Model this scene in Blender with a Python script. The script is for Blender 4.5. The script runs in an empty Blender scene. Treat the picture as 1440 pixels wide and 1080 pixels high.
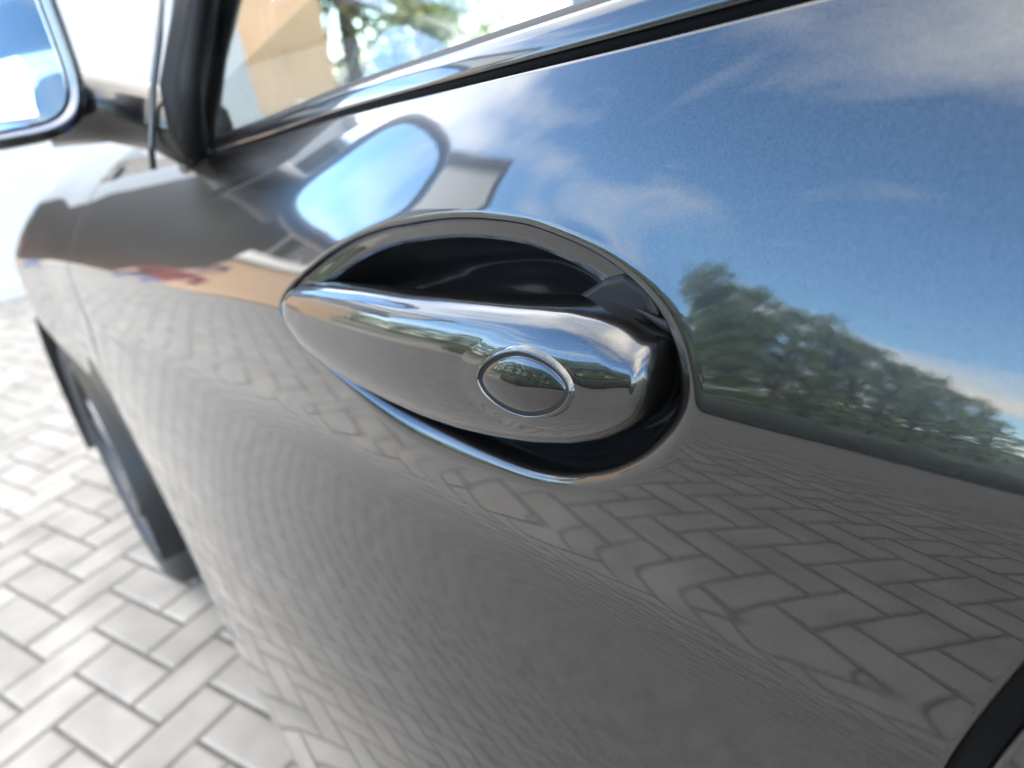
import bpy, bmesh, math, random
import numpy as np
from mathutils import Matrix, Vector

rng = np.random.default_rng(7)
random.seed(7)
SC = bpy.context.scene
COL = SC.collection
R = math.radians

# ------------------------------------------------------------------ camera, sky, sun, exposure
cam_d = bpy.data.cameras.new('camera')
cam = bpy.data.objects.new('camera', cam_d)
COL.objects.link(cam)
SC.camera = cam
CAM = np.array([0.0, 0.0, 1.07])
psi, pitch, roll = R(37.0), R(25.1), R(-8.3)
fh = np.array([-math.cos(psi), math.sin(psi), 0.0])
rh = np.array([fh[1], -fh[0], 0.0])
upw = np.array([0, 0, 1.0])
fwd = fh * math.cos(pitch) - upw * math.sin(pitch)
up0 = fh * math.sin(pitch) + upw * math.cos(pitch)
right = math.cos(roll) * rh + math.sin(roll) * up0
upc = -math.sin(roll) * rh + math.cos(roll) * up0
cam.matrix_world = Matrix(((right[0], upc[0], -fwd[0], CAM[0]),
                           (right[1], upc[1], -fwd[1], CAM[1]),
                           (right[2], upc[2], -fwd[2], CAM[2]),
                           (0, 0, 0, 1)))
cam_d.sensor_width = 36.0
cam_d.lens = 25.0
cam_d.clip_start = 0.01
cam_d.clip_end = 3000
cam_d.dof.use_dof = True
cam_d.dof.focus_distance = 0.225
cam_d.dof.aperture_fstop = 9.0

SUN = Vector((0.42, 0.62, 0.66)).normalized()
CLX, CLY = 26.9, 11.33
W = bpy.data.worlds.new('World')
SC.world = W
W.use_nodes = True
wn, wl = W.node_tree.nodes, W.node_tree.links
wn.clear()
w_out = wn.new('ShaderNodeOutputWorld')
w_bg = wn.new('ShaderNodeBackground')
w_bg.inputs['Strength'].default_value = 0.15
sky = wn.new('ShaderNodeTexSky')
sky.sky_type = 'NISHITA'
sky.sun_disc = False
sky.sun_elevation = math.asin(SUN.z)
sky.sun_rotation = math.atan2(SUN.x, SUN.y)
sky.air_density = 1.0
sky.dust_density = 0.4
sky.ozone_density = 6.0
sky.altitude = 900.0
tc = wn.new('ShaderNodeTexCoord')
sep = wn.new('ShaderNodeSeparateXYZ')
wl.new(tc.outputs['Generated'], sep.inputs[0])
mx = wn.new('ShaderNodeMath'); mx.operation = 'MAXIMUM'; mx.inputs[1].default_value = 0.0
wl.new(sep.outputs['Z'], mx.inputs[0])
ad = wn.new('ShaderNodeMath'); ad.operation = 'ADD'; ad.inputs[1].default_value = 0.09
wl.new(mx.outputs[0], ad.inputs[0])
dv = wn.new('ShaderNodeVectorMath'); dv.operation = 'DIVIDE'
cmb = wn.new('ShaderNodeCombineXYZ'); cmb.inputs[2].default_value = 1.0
wl.new(ad.outputs[0], cmb.inputs[0]); wl.new(ad.outputs[0], cmb.inputs[1])
wl.new(tc.outputs['Generated'], dv.inputs[0]); wl.new(cmb.outputs[0], dv.inputs[1])
mp = wn.new('ShaderNodeMapping')
mp.inputs['Rotation'].default_value = (0, 0, R(24))
mp.inputs['Scale'].default_value = (0.6, 1.7, 0.0)
mp.inputs['Location'].default_value = (4.3, 2.1, 0.0)
wl.new(dv.outputs[0], mp.inputs[0])
cn = wn.new('ShaderNodeTexNoise')
cn.inputs['Scale'].default_value = 1.15
cn.inputs['Detail'].default_value = 7.0
cn.inputs['Roughness'].default_value = 0.56
cn.inputs['Distortion'].default_value = 0.7
wl.new(mp.outputs[0], cn.inputs['Vector'])
cr = wn.new('ShaderNodeValToRGB')
cr.color_ramp.elements[0].position = 0.585
cr.color_ramp.elements[0].color = (0, 0, 0, 1)
cr.color_ramp.elements[1].position = 0.90
cr.color_ramp.elements[1].color = (0.62, 0.62, 0.62, 1)
wl.new(cn.outputs['Fac'], cr.inputs[0])
wmix = wn.new('ShaderNodeMixRGB')
wmix.inputs[2].default_value = (7.0, 7.3, 7.7, 1)
wl.new(cr.outputs[0], wmix.inputs[0])
hsv = wn.new('ShaderNodeHueSaturation'); hsv.inputs['Saturation'].default_value = 1.08; hsv.inputs['Value'].default_value = 1.12
wl.new(sky.outputs[0], hsv.inputs['Color'])
wl.new(hsv.outputs[0], wmix.inputs[1])
# broken cumulus, added mostly out of view to whiten the light on the paving
mp2 = wn.new('ShaderNodeMapping')
mp2.inputs['Scale'].default_value = (0.5, 0.5, 0.0)
mp2.inputs['Rotation'].default_value = (0, 0, R(-126))
mp2.inputs['Location'].default_value = (CLX, CLY, 0.0)
wl.new(dv.outputs[0], mp2.inputs[0])
cn2 = wn.new('ShaderNodeTexNoise')
cn2.inputs['Scale'].default_value = 1.0
cn2.inputs['Detail'].default_value = 8.0
cn2.inputs['Roughness'].default_value = 0.52
cn2.inputs['Distortion'].default_value = 0.25
wl.new(mp2.outputs[0], cn2.inputs['Vector'])
cr2 = wn.new('ShaderNodeValToRGB')
cr2.color_ramp.elements[0].position = 0.49
cr2.color_ramp.elements[0].color = (0, 0, 0, 1)
cr2.color_ramp.elements[1].position = 0.66
cr2.color_ramp.elements[1].color = (0.95, 0.95, 0.95, 1)
wl.new(cn2.outputs['Fac'], cr2.inputs[0])
wmix2 = wn.new('ShaderNodeMixRGB')
wmix2.inputs[2].default_value = (7.6, 7.5, 7.5, 1)
wl.new(cr2.outputs[0], wmix2.inputs[0])
wl.new(wmix.outputs[0], wmix2.inputs[1])
wl.new(wmix2.outputs[0], w_bg.inputs['Color'])
wl.new(w_bg.outputs[0], w_out.inputs[0])

sd = bpy.data.lights.new('sun', 'SUN')
sd.energy = 2.6
sd.angle = R(0.53)
sd.color = (1.0, 0.95, 0.87)
so = bpy.data.objects.new('sun', sd)
COL.objects.link(so)
so.rotation_euler = SUN.to_track_quat('Z', 'Y').to_euler()

SC.view_settings.view_transform = 'Standard'
SC.view_settings.look = 'None'
SC.view_settings.gamma = 1.0
SC.view_settings.use_curve_mapping = False
SC.view_settings.exposure = 3.1
SC.view_settings.use_white_balance = True
SC.view_settings.white_balance_temperature = 7200.0
SC.view_settings.white_balance_tint = 6.0
SC.cycles.max_bounces = 10
SC.cycles.glossy_bounces = 6
SC.cycles.transmission_bounces = 8
SC.cycles.sample_clamp_indirect = 12
SC.cycles.use_denoising = True

# ------------------------------------------------------------------ materials
def mat(name, color, rough=0.5, metal=0.0, coat=0.0, coat_rough=0.03, spec=0.5, var=0.0, vscale=8.0,
        bump=0.0, bscale=40.0, coat_ior=1.5, trans=0.0, ior=1.5, detail=4.0):
    m = bpy.data.materials.new(name)
    m.use_nodes = True
    nt = m.node_tree
    b = nt.nodes['Principled BSDF']
    b.inputs['Base Color'].default_value = (*color, 1)
    b.inputs['Roughness'].default_value = rough
    b.inputs['Metallic'].default_value = metal
    b.inputs['Specular IOR Level'].default_value = spec
    b.inputs['Coat Weight'].default_value = coat
    b.inputs['Coat Roughness'].default_value = coat_rough
    b.inputs['Coat IOR'].default_value = coat_ior
    b.inputs['IOR'].default_value = ior
    b.inputs['Transmission Weight'].default_value = trans
    geo = nt.nodes.new('ShaderNodeNewGeometry')
    if var > 0:
        n = nt.nodes.new('ShaderNodeTexNoise')
        n.inputs['Scale'].default_value = vscale
        n.inputs['Detail'].default_value = detail
        nt.links.new(geo.outputs['Position'], n.inputs['Vector'])
        r = nt.nodes.new('ShaderNodeMapRange')
        r.inputs[1].default_value = 0.3; r.inputs[2].default_value = 0.7
        r.inputs[3].default_value = 1 - var; r.inputs[4].default_value = 1 + var
        nt.links.new(n.outputs['Fac'], r.inputs[0])
        h = nt.nodes.new('ShaderNodeMixRGB'); h.blend_type = 'MULTIPLY'; h.inputs[0].default_value = 1
        h.inputs[1].default_value = (*color, 1)
        nt.links.new(r.outputs[0], h.inputs[2])
        nt.links.new(h.outputs[0], b.inputs['Base Color'])
    if bump > 0:
        n = nt.nodes.new('ShaderNodeTexNoise')
        n.inputs['Scale'].default_value = bscale
        n.inputs['Detail'].default_value = 3
        nt.links.new(geo.outputs['Position'], n.inputs['Vector'])
        bp = nt.nodes.new('ShaderNodeBump')
        bp.inputs['Strength'].default_value = bump
        bp.inputs['Distance'].default_value = 0.01
        nt.links.new(n.outputs['Fac'], bp.inputs['Height'])
        nt.links.new(bp.outputs[0], b.inputs['Normal'])
    return m

def per_object_tone(m, amount):
    nt = m.node_tree
    b = nt.nodes['Principled BSDF']
    oi = nt.nodes.new('ShaderNodeObjectInfo')
    mr = nt.nodes.new('ShaderNodeMapRange')
    mr.inputs[3].default_value = 1 - amount; mr.inputs[4].default_value = 1 + amount
    nt.links.new(oi.outputs['Random'], mr.inputs[0])
    mm = nt.nodes.new('ShaderNodeMixRGB'); mm.blend_type = 'MULTIPLY'; mm.inputs[0].default_value = 1
    src = b.inputs['Base Color'].links[0].from_socket
    nt.links.new(src, mm.inputs[1]); nt.links.new(mr.outputs[0], mm.inputs[2])
    nt.links.new(mm.outputs[0], b.inputs['Base Color'])

def paint_material():
    m = mat('metallic_grey_paint', (0.019, 0.0186, 0.0186), rough=0.27, metal=0.9, coat=1.0, coat_rough=0.008, coat_ior=1.58)
    nt = m.node_tree
    b = nt.nodes['Principled BSDF']
    geo = nt.nodes.new('ShaderNodeNewGeometry')
    # metallic flakes: fine tint and fine tilt of the base only
    v = nt.nodes.new('ShaderNodeTexNoise')
    v.inputs['Scale'].default_value = 2600.0
    v.inputs['Detail'].default_value = 2
    nt.links.new(geo.outputs['Position'], v.inputs['Vector'])
    r = nt.nodes.new('ShaderNodeMapRange')
    r.inputs[1].default_value = 0.3; r.inputs[2].default_value = 0.7
    r.inputs[3].default_value = 0.15; r.inputs[4].default_value = 1.85
    nt.links.new(v.outputs['Fac'], r.inputs[0])
    h = nt.nodes.new('ShaderNodeMixRGB'); h.blend_type = 'MULTIPLY'; h.inputs[0].default_value = 1
    h.inputs[1].default_value = b.inputs['Base Color'].default_value
    nt.links.new(r.outputs[0], h.inputs[2])
    nt.links.new(h.outputs[0], b.inputs['Base Color'])
    # thin film of dust: fine variation of gloss and a few tiny specks
    dn = nt.nodes.new('ShaderNodeTexNoise')
    dn.inputs['Scale'].default_value = 55.0; dn.inputs['Detail'].default_value = 6
    nt.links.new(geo.outputs['Position'], dn.inputs['Vector'])
    dr = nt.nodes.new('ShaderNodeMapRange')
    dr.inputs[1].default_value = 0.35; dr.inputs[2].default_value = 0.75
    dr.inputs[3].default_value = 0.004; dr.inputs[4].default_value = 0.022
    nt.links.new(dn.outputs['Fac'], dr.inputs[0])
    nt.links.new(dr.outputs[0], b.inputs['Coat Roughness'])
    vo = nt.nodes.new('ShaderNodeTexVoronoi'); vo.inputs['Scale'].default_value = 95.0
    nt.links.new(geo.outputs['Position'], vo.inputs['Vector'])
    sp = nt.nodes.new('ShaderNodeMapRange')
    sp.inputs[1].default_value = 0.035; sp.inputs[2].default_value = 0.02; sp.inputs[3].default_value = 1.0; sp.inputs[4].default_value = 0.45
    nt.links.new(vo.outputs['Distance'], sp.inputs[0])
    nt.links.new(sp.outputs[0], b.inputs['Coat Weight'])
    # orange peel of the clear coat
    o = nt.nodes.new('ShaderNodeTexNoise')
    o.inputs['Scale'].default_value = 420.0
    o.inputs['Detail'].default_value = 1.5
    nt.links.new(geo.outputs['Position'], o.inputs['Vector'])
    bp = nt.nodes.new('ShaderNodeBump')
    bp.inputs['Strength'].default_value = 1.0
    bp.inputs['Distance'].default_value = 0.0000035
    nt.links.new(o.outputs['Fac'], bp.inputs['Height'])
    nt.links.new(bp.outputs[0], b.inputs['Coat Normal'])
    return m

M = dict(
    paint=paint_material(),
    cup=mat('dark_gloss_lacquer', (0.006, 0.006, 0.007), rough=0.3, spec=0.3, coat=0.6, coat_rough=0.10, coat_ior=1.5),
    black=mat('black_plastic', (0.012, 0.012, 0.013), rough=0.45, bump=0.05, bscale=900),
    rubber=mat('black_rubber', (0.004, 0.004, 0.0045), rough=0.5, spec=0.22),
    gloss=mat('black_gloss_trim', (0.004, 0.004, 0.0045), rough=0.25, spec=0.3, coat=1.0, coat_rough=0.015, coat_ior=1.5),
    chrome=mat('satin_chrome', (0.62, 0.63, 0.65), rough=0.12, metal=1.0),
    darkchrome=mat('dark_chrome', (0.16, 0.16, 0.175), rough=0.22, metal=1.0),
    capm=mat('lock_cap_lacquer', (0.006, 0.006, 0.007), rough=0.25, metal=0.8, coat=1.0, coat_rough=0.02, coat_ior=1.5),
    mirror=mat('mirror_silver', (0.86, 0.90, 0.92), rough=0.0, metal=1.0),
    alloy=mat('silver_alloy', (0.24, 0.245, 0.26), rough=0.3, metal=1.0, var=0.08, vscale=30),
    tyre=mat('tyre_rubber', (0.018, 0.018, 0.018), rough=0.75, var=0.3, vscale=25, bump=0.2, bscale=200),
    brick=mat('pale_concrete_paver', (0.203, 0.190, 0.175), rough=0.85, var=0.2, vscale=7, bump=0.25, bscale=260, detail=6),
    joint=mat('joint_sand', (0.075, 0.068, 0.06), rough=0.95, var=0.35, vscale=30, bump=0.4, bscale=300),
    ground=mat('far_concrete', (0.21, 0.195, 0.18), rough=0.9, var=0.15, vscale=0.6),
    grass=mat('grass_verge', (0.030, 0.042, 0.016), rough=0.9, var=0.4, vscale=0.8),
    white=mat('white_render', (0.46, 0.46, 0.46), rough=0.8, var=0.04, vscale=2, bump=0.1, bscale=120),
    greyp=mat('grey_cladding', (0.11, 0.11, 0.12), rough=0.5, var=0.06, vscale=3),
    darktrim=mat('anthracite_trim', (0.03, 0.03, 0.033), rough=0.45),
    tan=mat('tan_render', (0.27, 0.18, 0.115), rough=0.85, var=0.08, vscale=1.5, bump=0.1, bscale=90),
    roof=mat('slate_roof', (0.07, 0.068, 0.07), rough=0.7, var=0.25, vscale=6),
    pane=mat('window_pane', (0.03, 0.035, 0.04), rough=0.05, spec=0.8),
    bark=mat('bark', (0.09, 0.065, 0.045), rough=0.9, var=0.3, vscale=12, bump=0.5, bscale=30),
    leaf=mat('green_leaf', (0.14, 0.19, 0.05), rough=0.55, var=0.45, vscale=0.9),
    leaf2=mat('olive_leaf', (0.16, 0.185, 0.06), rough=0.55, var=0.45, vscale=0.9),
    hedge=mat('hedge_leaf', (0.025, 0.036, 0.016), rough=0.7, var=0.5, vscale=3),
    hill=mat('hill_wood', (0.07, 0.095, 0.075), rough=0.95, var=0.3, vscale=0.04),
    dash=mat('dark_dashboard', (0.02, 0.02, 0.021), rough=0.55, bump=0.1, bscale=600),
    leather=mat('dark_leather', (0.03, 0.028, 0.027), rough=0.5, bump=0.15, bscale=300),
    skin=mat('skin', (0.55, 0.33, 0.24), rough=0.55),
    shirt=mat('red_cloth', (0.24, 0.022, 0.03), rough=0.85, bump=0.1, bscale=400),
    jeans=mat('blue_denim', (0.10, 0.19, 0.38), rough=0.85, bump=0.1, bscale=400),
    hair=mat('brown_hair', (0.05, 0.03, 0.02), rough=0.6),
    shoe=mat('dark_shoe', (0.02, 0.02, 0.02), rough=0.5),
)
per_object_tone(M['brick'], 0.10)
# leaf material lets some light through
for k in ('leaf', 'leaf2'):
    nt = M[k].node_tree
    b = nt.nodes['Principled BSDF']
    t = nt.nodes.new('ShaderNodeBsdfTranslucent')
    t.inputs[0].default_value = (0.16, 0.22, 0.04, 1)
    ms = nt.nodes.new('ShaderNodeMixShader'); ms.inputs[0].default_value = 0.3
    nt.links.new(b.outputs[0], ms.inputs[1]); nt.links.new(t.outputs[0], ms.inputs[2])
    nt.links.new(ms.outputs[0], nt.nodes['Material Output'].inputs[0])

def glass_material():
    m = bpy.data.materials.new('car_glass')
    m.use_nodes = True
    nt = m.node_tree
    nt.nodes.clear()
    o = nt.nodes.new('ShaderNodeOutputMaterial')
    t = nt.nodes.new('ShaderNodeBsdfTransparent'); t.inputs[0].default_value = (0.88, 0.92, 0.90, 1)
    g = nt.nodes.new('ShaderNodeBsdfGlossy'); g.inputs['Roughness'].default_value = 0.0
    f = nt.nodes.new('ShaderNodeFresnel'); f.inputs[0].default_value = 1.62
    mxs = nt.nodes.new('ShaderNodeMixShader')
    # thin pane: the same reflectance from both sides
    gm = nt.nodes.new('ShaderNodeNewGeometry')
    iorr = nt.nodes.new('ShaderNodeMapRange')
    iorr.inputs[3].default_value = 1.58; iorr.inputs[4].default_value = 1 / 1.58
    nt.links.new(gm.outputs['Backfacing'], iorr.inputs[0])
    nt.links.new(iorr.outputs[0], f.inputs[0])
    nt.links.new(f.outputs[0], mxs.inputs[0]); nt.links.new(t.outputs[0], mxs.inputs[1]); nt.links.new(g.outputs[0], mxs.inputs[2])
    nt.links.new(mxs.outputs[0], o.inputs[0])
    return m
M['glass'] = glass_material()

# ------------------------------------------------------------------ object helpers
def link(name, me, m=None, parent=None, normals=None, smooth=True):
    if m is not None and not me.materials:
        for q in (m if isinstance(m, (list, tuple)) else [m]):
            me.materials.append(q)
    me.polygons.foreach_set('use_smooth', [smooth] * len(me.polygons))
    if normals is not None:
        me.normals_split_custom_set_from_vertices([tuple(n) for n in normals])
    me.update()
    o = bpy.data.objects.new(name, me)
    COL.objects.link(o)
    if parent is not None:
        o.parent = parent
    return o

def pyd(name, v, f, m, parent=None, normals=None, smooth=True):
    me = bpy.data.meshes.new(name)
    me.from_pydata([tuple(map(float, p)) for p in v], [], [tuple(map(int, q)) for q in f])
    return link(name, me, m, parent, normals, smooth)

def grid_faces(nu, nv, flip=False, wrap_u=False):
    f = []
    for i in range(nu if wrap_u else nu - 1):
        i2 = (i + 1) % nu
        for j in range(nv - 1):
            q = (i * nv + j, i2 * nv + j, i2 * nv + j + 1, i * nv + j + 1)
            f.append(q[::-1] if flip else q)
    return f

def bm_obj(name, bm, m, parent=None, smooth=False):
    me = bpy.data.meshes.new(name)
    bm.normal_update()
    bm.to_mesh(me); bm.free()
    return link(name, me, m, parent, None, smooth)

def add_box(bm, c, s, bevel=0.0, rot=None, seg=2):
    r = bmesh.ops.create_cube(bm, size=1.0)
    vs = r['verts']
    for v in vs:
        v.co = Vector((v.co.x * s[0], v.co.y * s[1], v.co.z * s[2]))
    if bevel > 0:
        es = list({e for v in vs for e in v.link_edges})
        rb = bmesh.ops.bevel(bm, geom=es, offset=bevel, segments=seg, affect='EDGES', profile=0.5)
        vs = list({v for f in rb['faces'] for v in f.verts} | {v for v in vs if v.is_valid})
    for v in vs:
        p = v.co.copy()
        if rot is not None:
            p = rot @ p
        v.co = p + Vector(c)

def box_obj(name, c, s, m, parent=None, bevel=0.0, rot=None):
    bm = bmesh.new()
    add_box(bm, c, s, bevel, rot)
    return bm_obj(name, bm, m, parent, smooth=False)

def sweep(pts, rad, n=12, closed=False):
    pts = [Vector(p) for p in pts]
    N = len(pts)
    rad = [rad] * N if isinstance(rad, (int, float)) else rad
    V, F = [], []
    pu = None
    for i, p in enumerate(pts):
        a = pts[(i - 1) % N] if (closed or i > 0) else pts[i]
        b = pts[(i + 1) % N] if (closed or i < N - 1) else pts[i]
        t = (b - a).normalized()
        if pu is None:
            pu = t.orthogonal().normalized()
        pu = (pu - t * pu.dot(t)).normalized()
        w = t.cross(pu)
        for k in range(n):
            an = 2 * math.pi * k / n
            V.append(p + (pu * math.cos(an) + w * math.sin(an)) * rad[i])
    for i in range(N if closed else N - 1):
        i2 = (i + 1) % N
        for k in range(n):
            k2 = (k + 1) % n
            F.append((i * n + k, i * n + k2, i2 * n + k2, i2 * n + k))
    if not closed:
        F.append(tuple(range(n))[::-1])
        F.append(tuple((N - 1) * n + k for k in range(n)))
    return V, F

def empty(name, loc, label, cat, group=None):
    o = bpy.data.objects.new(name, None)
    o.location = loc
    o.empty_display_size = 0.1
    COL.objects.link(o)
    o['label'] = label; o['category'] = cat
    if group: o['group'] = group
    return o

def setting(o):
    o['kind'] = 'structure'
    return o

# ------------------------------------------------------------------ ground and pavers
BW, BL = 0.09845, 0.2067
BO = np.array([-1.67031, -0.04076])
BA = np.array([-0.31753, 0.94825]); BB = np.array([0.94825, 0.31753])
FX0, FX1, FY0, FY1 = -17.0, 3.5, -13.0, 4.2

def rect_sheet(name, x0, x1, y0, y1, z, m, n=1):
    return pyd(name, [(x0, y0, z), (x1, y0, z), (x1, y1, z), (x0, y1, z)], [(0, 1, 2, 3)], m, smooth=False)

pavement = setting(rect_sheet('pavement', FX0, FX1, FY0, FY1, -0.006, M['joint']))
D = 900.0
gv = [(-D, -D), (D, -D), (D, D), (-D, D), (FX0, FY0), (FX1, FY0), (FX1, FY1), (FX0, FY1)]
setting(pyd('ground', [(x, y, -0.009) for x, y in gv], [(0, 1, 5, 4), (1, 2, 6, 5), (2, 3, 7, 6), (3, 0, 4, 7)], M['ground'], smooth=False))
setting(pyd('grass_verge', [(-D, -D, -0.004), (D, -D, -0.004), (D, -13.1, -0.004), (-D, -13.1, -0.004)], [(0, 1, 2, 3)], M['grass'], smooth=False))

def brick_template(l, w):
    """paver with chamfered top, centre origin, long side on x"""
    j = 0.0040; c = 0.006; d = 0.0045
    hx, hy = l / 2 - j, w / 2 - j
    V = []
    for (ex, ez) in ((0, -0.03), (0, -d), (c, 0.0)):
        for sx, sy in ((-1, -1), (1, -1), (1, 1), (-1, 1)):
            V.append((sx * (hx - ex), sy * (hy - ex), ez))
    F = [(8, 9, 10, 11)]
    for r in (0, 4):
        for k in range(4):
            k2 = (k + 1) % 4
            F.append((r + k, r + k2, r + 4 + k2, r + 4 + k))
    return np.array(V), F

bt_v, bt_f = brick_template(BL, BW)
bricks = []                                  # centre, angle
angA = math.atan2(BA[1], BA[0]); angB = math.atan2(BB[1], BB[0])
Lr = BL / BW
for i in range(-330, 330):
    for j in range(-90, 90):
        a0 = i + j * (Lr - 1); b0 = -i + j * (Lr + 1)
        for (ca, cb, ang) in ((a0 + 0.5, b0 + Lr / 2, angB), (a0 - Lr / 2, b0 + 0.5, angA)):
            p = BO + BW * (ca * BA + cb * BB)
            if FX0 + .12 < p[0] < FX1 - .12 and FY0 + .12 < p[1] < FY1 - .12:
                bricks.append((p[0], p[1], ang))
bricks = np.array(bricks)
# the pavers nearest to the camera's open side of the car become objects of their own
rel = np.c_[bricks[:, 0] - CAM[0], bricks[:, 1] - CAM[1], np.full(len(bricks), -CAM[2])]
dep = rel @ fwd
uu = (rel @ right) / dep; vv = -(rel @ upc) / dep
vis = (dep > 0.2) & (uu > -0.78) & (uu < -0.22) & (vv > -0.2) & (vv < 0.62)
score = np.where(vis, dep, 1e6 + np.hypot(bricks[:, 0] + 1.3, bricks[:, 1] + 0.3))
order = np.argsort(score)
near = order[:300]
me_b = bpy.data.meshes.new('brick')
me_b.from_pydata([tuple(p) for p in bt_v], [], bt_f)
me_b.materials.append(M['brick'])
for k in near:
    o = bpy.data.objects.new('brick', me_b)
    o.location = (bricks[k, 0], bricks[k, 1], float(rng.uniform(-0.0012, 0.0008)))
    o.rotation_euler = (float(rng.normal(0, 0.003)), float(rng.normal(0, 0.003)), bricks[k, 2])
    o.parent = pavement
    COL.objects.link(o)
rest = bricks[order[300:]]
ca, sa = np.cos(rest[:, 2]), np.sin(rest[:, 2])
zj = rng.uniform(-0.0012, 0.0008, len(rest))
VX = rest[:, 0, None] + ca[:, None] * bt_v[None, :, 0] - sa[:, None] * bt_v[None, :, 1]
VY = rest[:, 1, None] + sa[:, None] * bt_v[None, :, 0] + ca[:, None] * bt_v[None, :, 1]
tilt = rng.normal(0, 0.003, (len(rest), 2))
VZ = zj[:, None] + bt_v[None, :, 2] + tilt[:, :1] * bt_v[None, :, 0] + tilt[:, 1:] * bt_v[None, :, 1]
V = np.stack([VX, VY, VZ], -1).reshape(-1, 3)
F = (np.array(bt_f)[None] + (np.arange(len(rest)) * 12)[:, None, None]).reshape(-1, 4)
me = bpy.data.meshes.new('brick_field')
me.vertices.add(len(V)); me.vertices.foreach_set('co', V.astype(np.float32).ravel())
me.loops.add(F.size); me.loops.foreach_set('vertex_index', F.astype(np.int32).ravel())
me.polygons.add(len(F)); me.polygons.foreach_set('loop_start', (np.arange(len(F)) * 4).astype(np.int32))
me.update(calc_edges=True); me.validate()
bf = link('brick_field', me, M['brick'], pavement, smooth=False)
bf['kind'] = 'stuff'

# ------------------------------------------------------------------ the side surface of the car:  y = S(x, z)
def smooth_tab(xs, ys, n=1600, width=0.12):
    g = np.linspace(xs[0], xs[-1], n); y = np.interp(g, xs, ys)
    k = max(1, int(width / (g[1] - g[0])))
    ker = np.hanning(2 * k + 3)[1:-1]; ker /= ker.sum()
    h = len(ker) // 2
    yp = np.r_[2 * y[0] - y[1:h + 1][::-1], y, 2 * y[-1] - y[-h - 1:-1][::-1]]
    return g, np.convolve(yp, ker, 'valid')[:n]

T_ZC = smooth_tab([-2.9, -2.3, -1.8, -1.06, -.595, -.387, -.104, -.03, .3, 1.2, 2.6], [.62, .73, .815, .892, .934, .956, .9775, .985, 1.005, 1.03, 1.02])
T_Y0 = smooth_tab([-2.9, -2.5, -2.25, -2.0, -1.74, -1.4, -1.0, 0, 1.2, 2.0, 2.6], [.75, .42, .245, .145, .114, .134, .136, .135, .135, .2, .42])
T_WF = smooth_tab([-2.9, -1.36, -.55, 2.6], [1, 1, 0, 0])
T_WU = smooth_tab([-2.9, -.52, -.15, 2.6], [1, 1, 0, 0])

def prof(sl, width=.004):
    s = np.array([a for a, b in sl]); t = np.tan(np.radians([b for a, b in sl]))
    g = np.linspace(-1.1, .35, 14501); tt = np.interp(g, s, t)
    k = max(1, int(width / 1e-4)); ker = np.hanning(2 * k + 3)[1:-1]; ker /= ker.sum()
    tt = np.convolve(np.pad(tt, (len(ker) // 2,), mode='edge'), ker, 'valid')
    k2 = np.hanning(701)[1:-1]; k2 /= k2.sum()
    ts = np.convolve(np.pad(tt, (len(k2) // 2,), mode='edge'), k2, 'valid')
    wsm = np.clip((-.10 - g) / .05, 0, 1); wsm = wsm * wsm * (3 - 2 * wsm)
    tt = tt * (1 - wsm) + ts * wsm
    Y = np.concatenate([[0], np.cumsum((tt[1:] + tt[:-1]) / 2 * 1e-4)])
    return g, Y - np.interp(0, g, Y)

P_DOOR = prof([(-1.1, -8), (-.78, -7), (-.65, -5), (-.45, -3.5), (-.33, -.5), (-.25, 7), (-.18, 19), (-.13, 23.5), (-.095, 21), (-.083, 10), (-.073, 0), (-.064, -3.4), (-.052, -2.7), (-.036, -1.0), (-.02, 1.4), (-.009, 4.6), (-.004, 8), (0.001, 14.5), (.01, 16.5), (.05, 18.5), (.09, 20.5), (.12, 23), (.35, 30)])
P_FEND = prof([(-1.1, -7), (-.6, -6), (-.4, -5), (-.2, -4), (-.1, -1), (-.04, 2), (-.02, 5), (-.006, 10), (0.004, 29), (.015, 34), (.03, 36), (.05, 38), (.08, 44), (.11, 56), (.14, 68), (.17, 76), (.35, 84)])

def zc(x): return np.interp(x, *T_ZC)
def S(x, z):
    s = z - zc(x); w = np.where(s > 0, np.interp(x, *T_WU), np.interp(x, *T_WF))
    return np.interp(x, *T_Y0) + (1 - w) * np.interp(s, *P_DOOR) + w * np.interp(s, *P_FEND)
def S_normal(x, z, e=2e-4):
    nx = (S(x + e, z) - S(x - e, z)) / (2 * e)
    nz = (S(x, z + e) - S(x, z - e)) / (2 * e)
    n = np.stack([nx, -np.ones_like(nx), nz], -1)
    return n / np.linalg.norm(n, axis=-1, keepdims=True)

S_TOP = 0.0905
fine = np.r_[np.arange(-.12, -.085, .0035), np.arange(-.085, -.020, .0025), np.arange(-.020, .020, .0008), np.arange(.020, .075, .0025)]
fine = np.unique(np.round(fine, 6))
S_LO, S_HI = -.085, .075
upper = np.r_[np.arange(.075, .0895, .0025)[0:], S_TOP]
upper = np.unique(np.round(upper, 6))
fine = fine[fine < .0745]
S_ROWS = np.r_[fine, upper]
i_lo = int(np.argmin(abs(S_ROWS - S_LO))); S_LO = S_ROWS[i_lo]
i_hi = int(np.argmin(abs(S_ROWS - S_HI))); S_HI = S_ROWS[i_hi]

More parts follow.
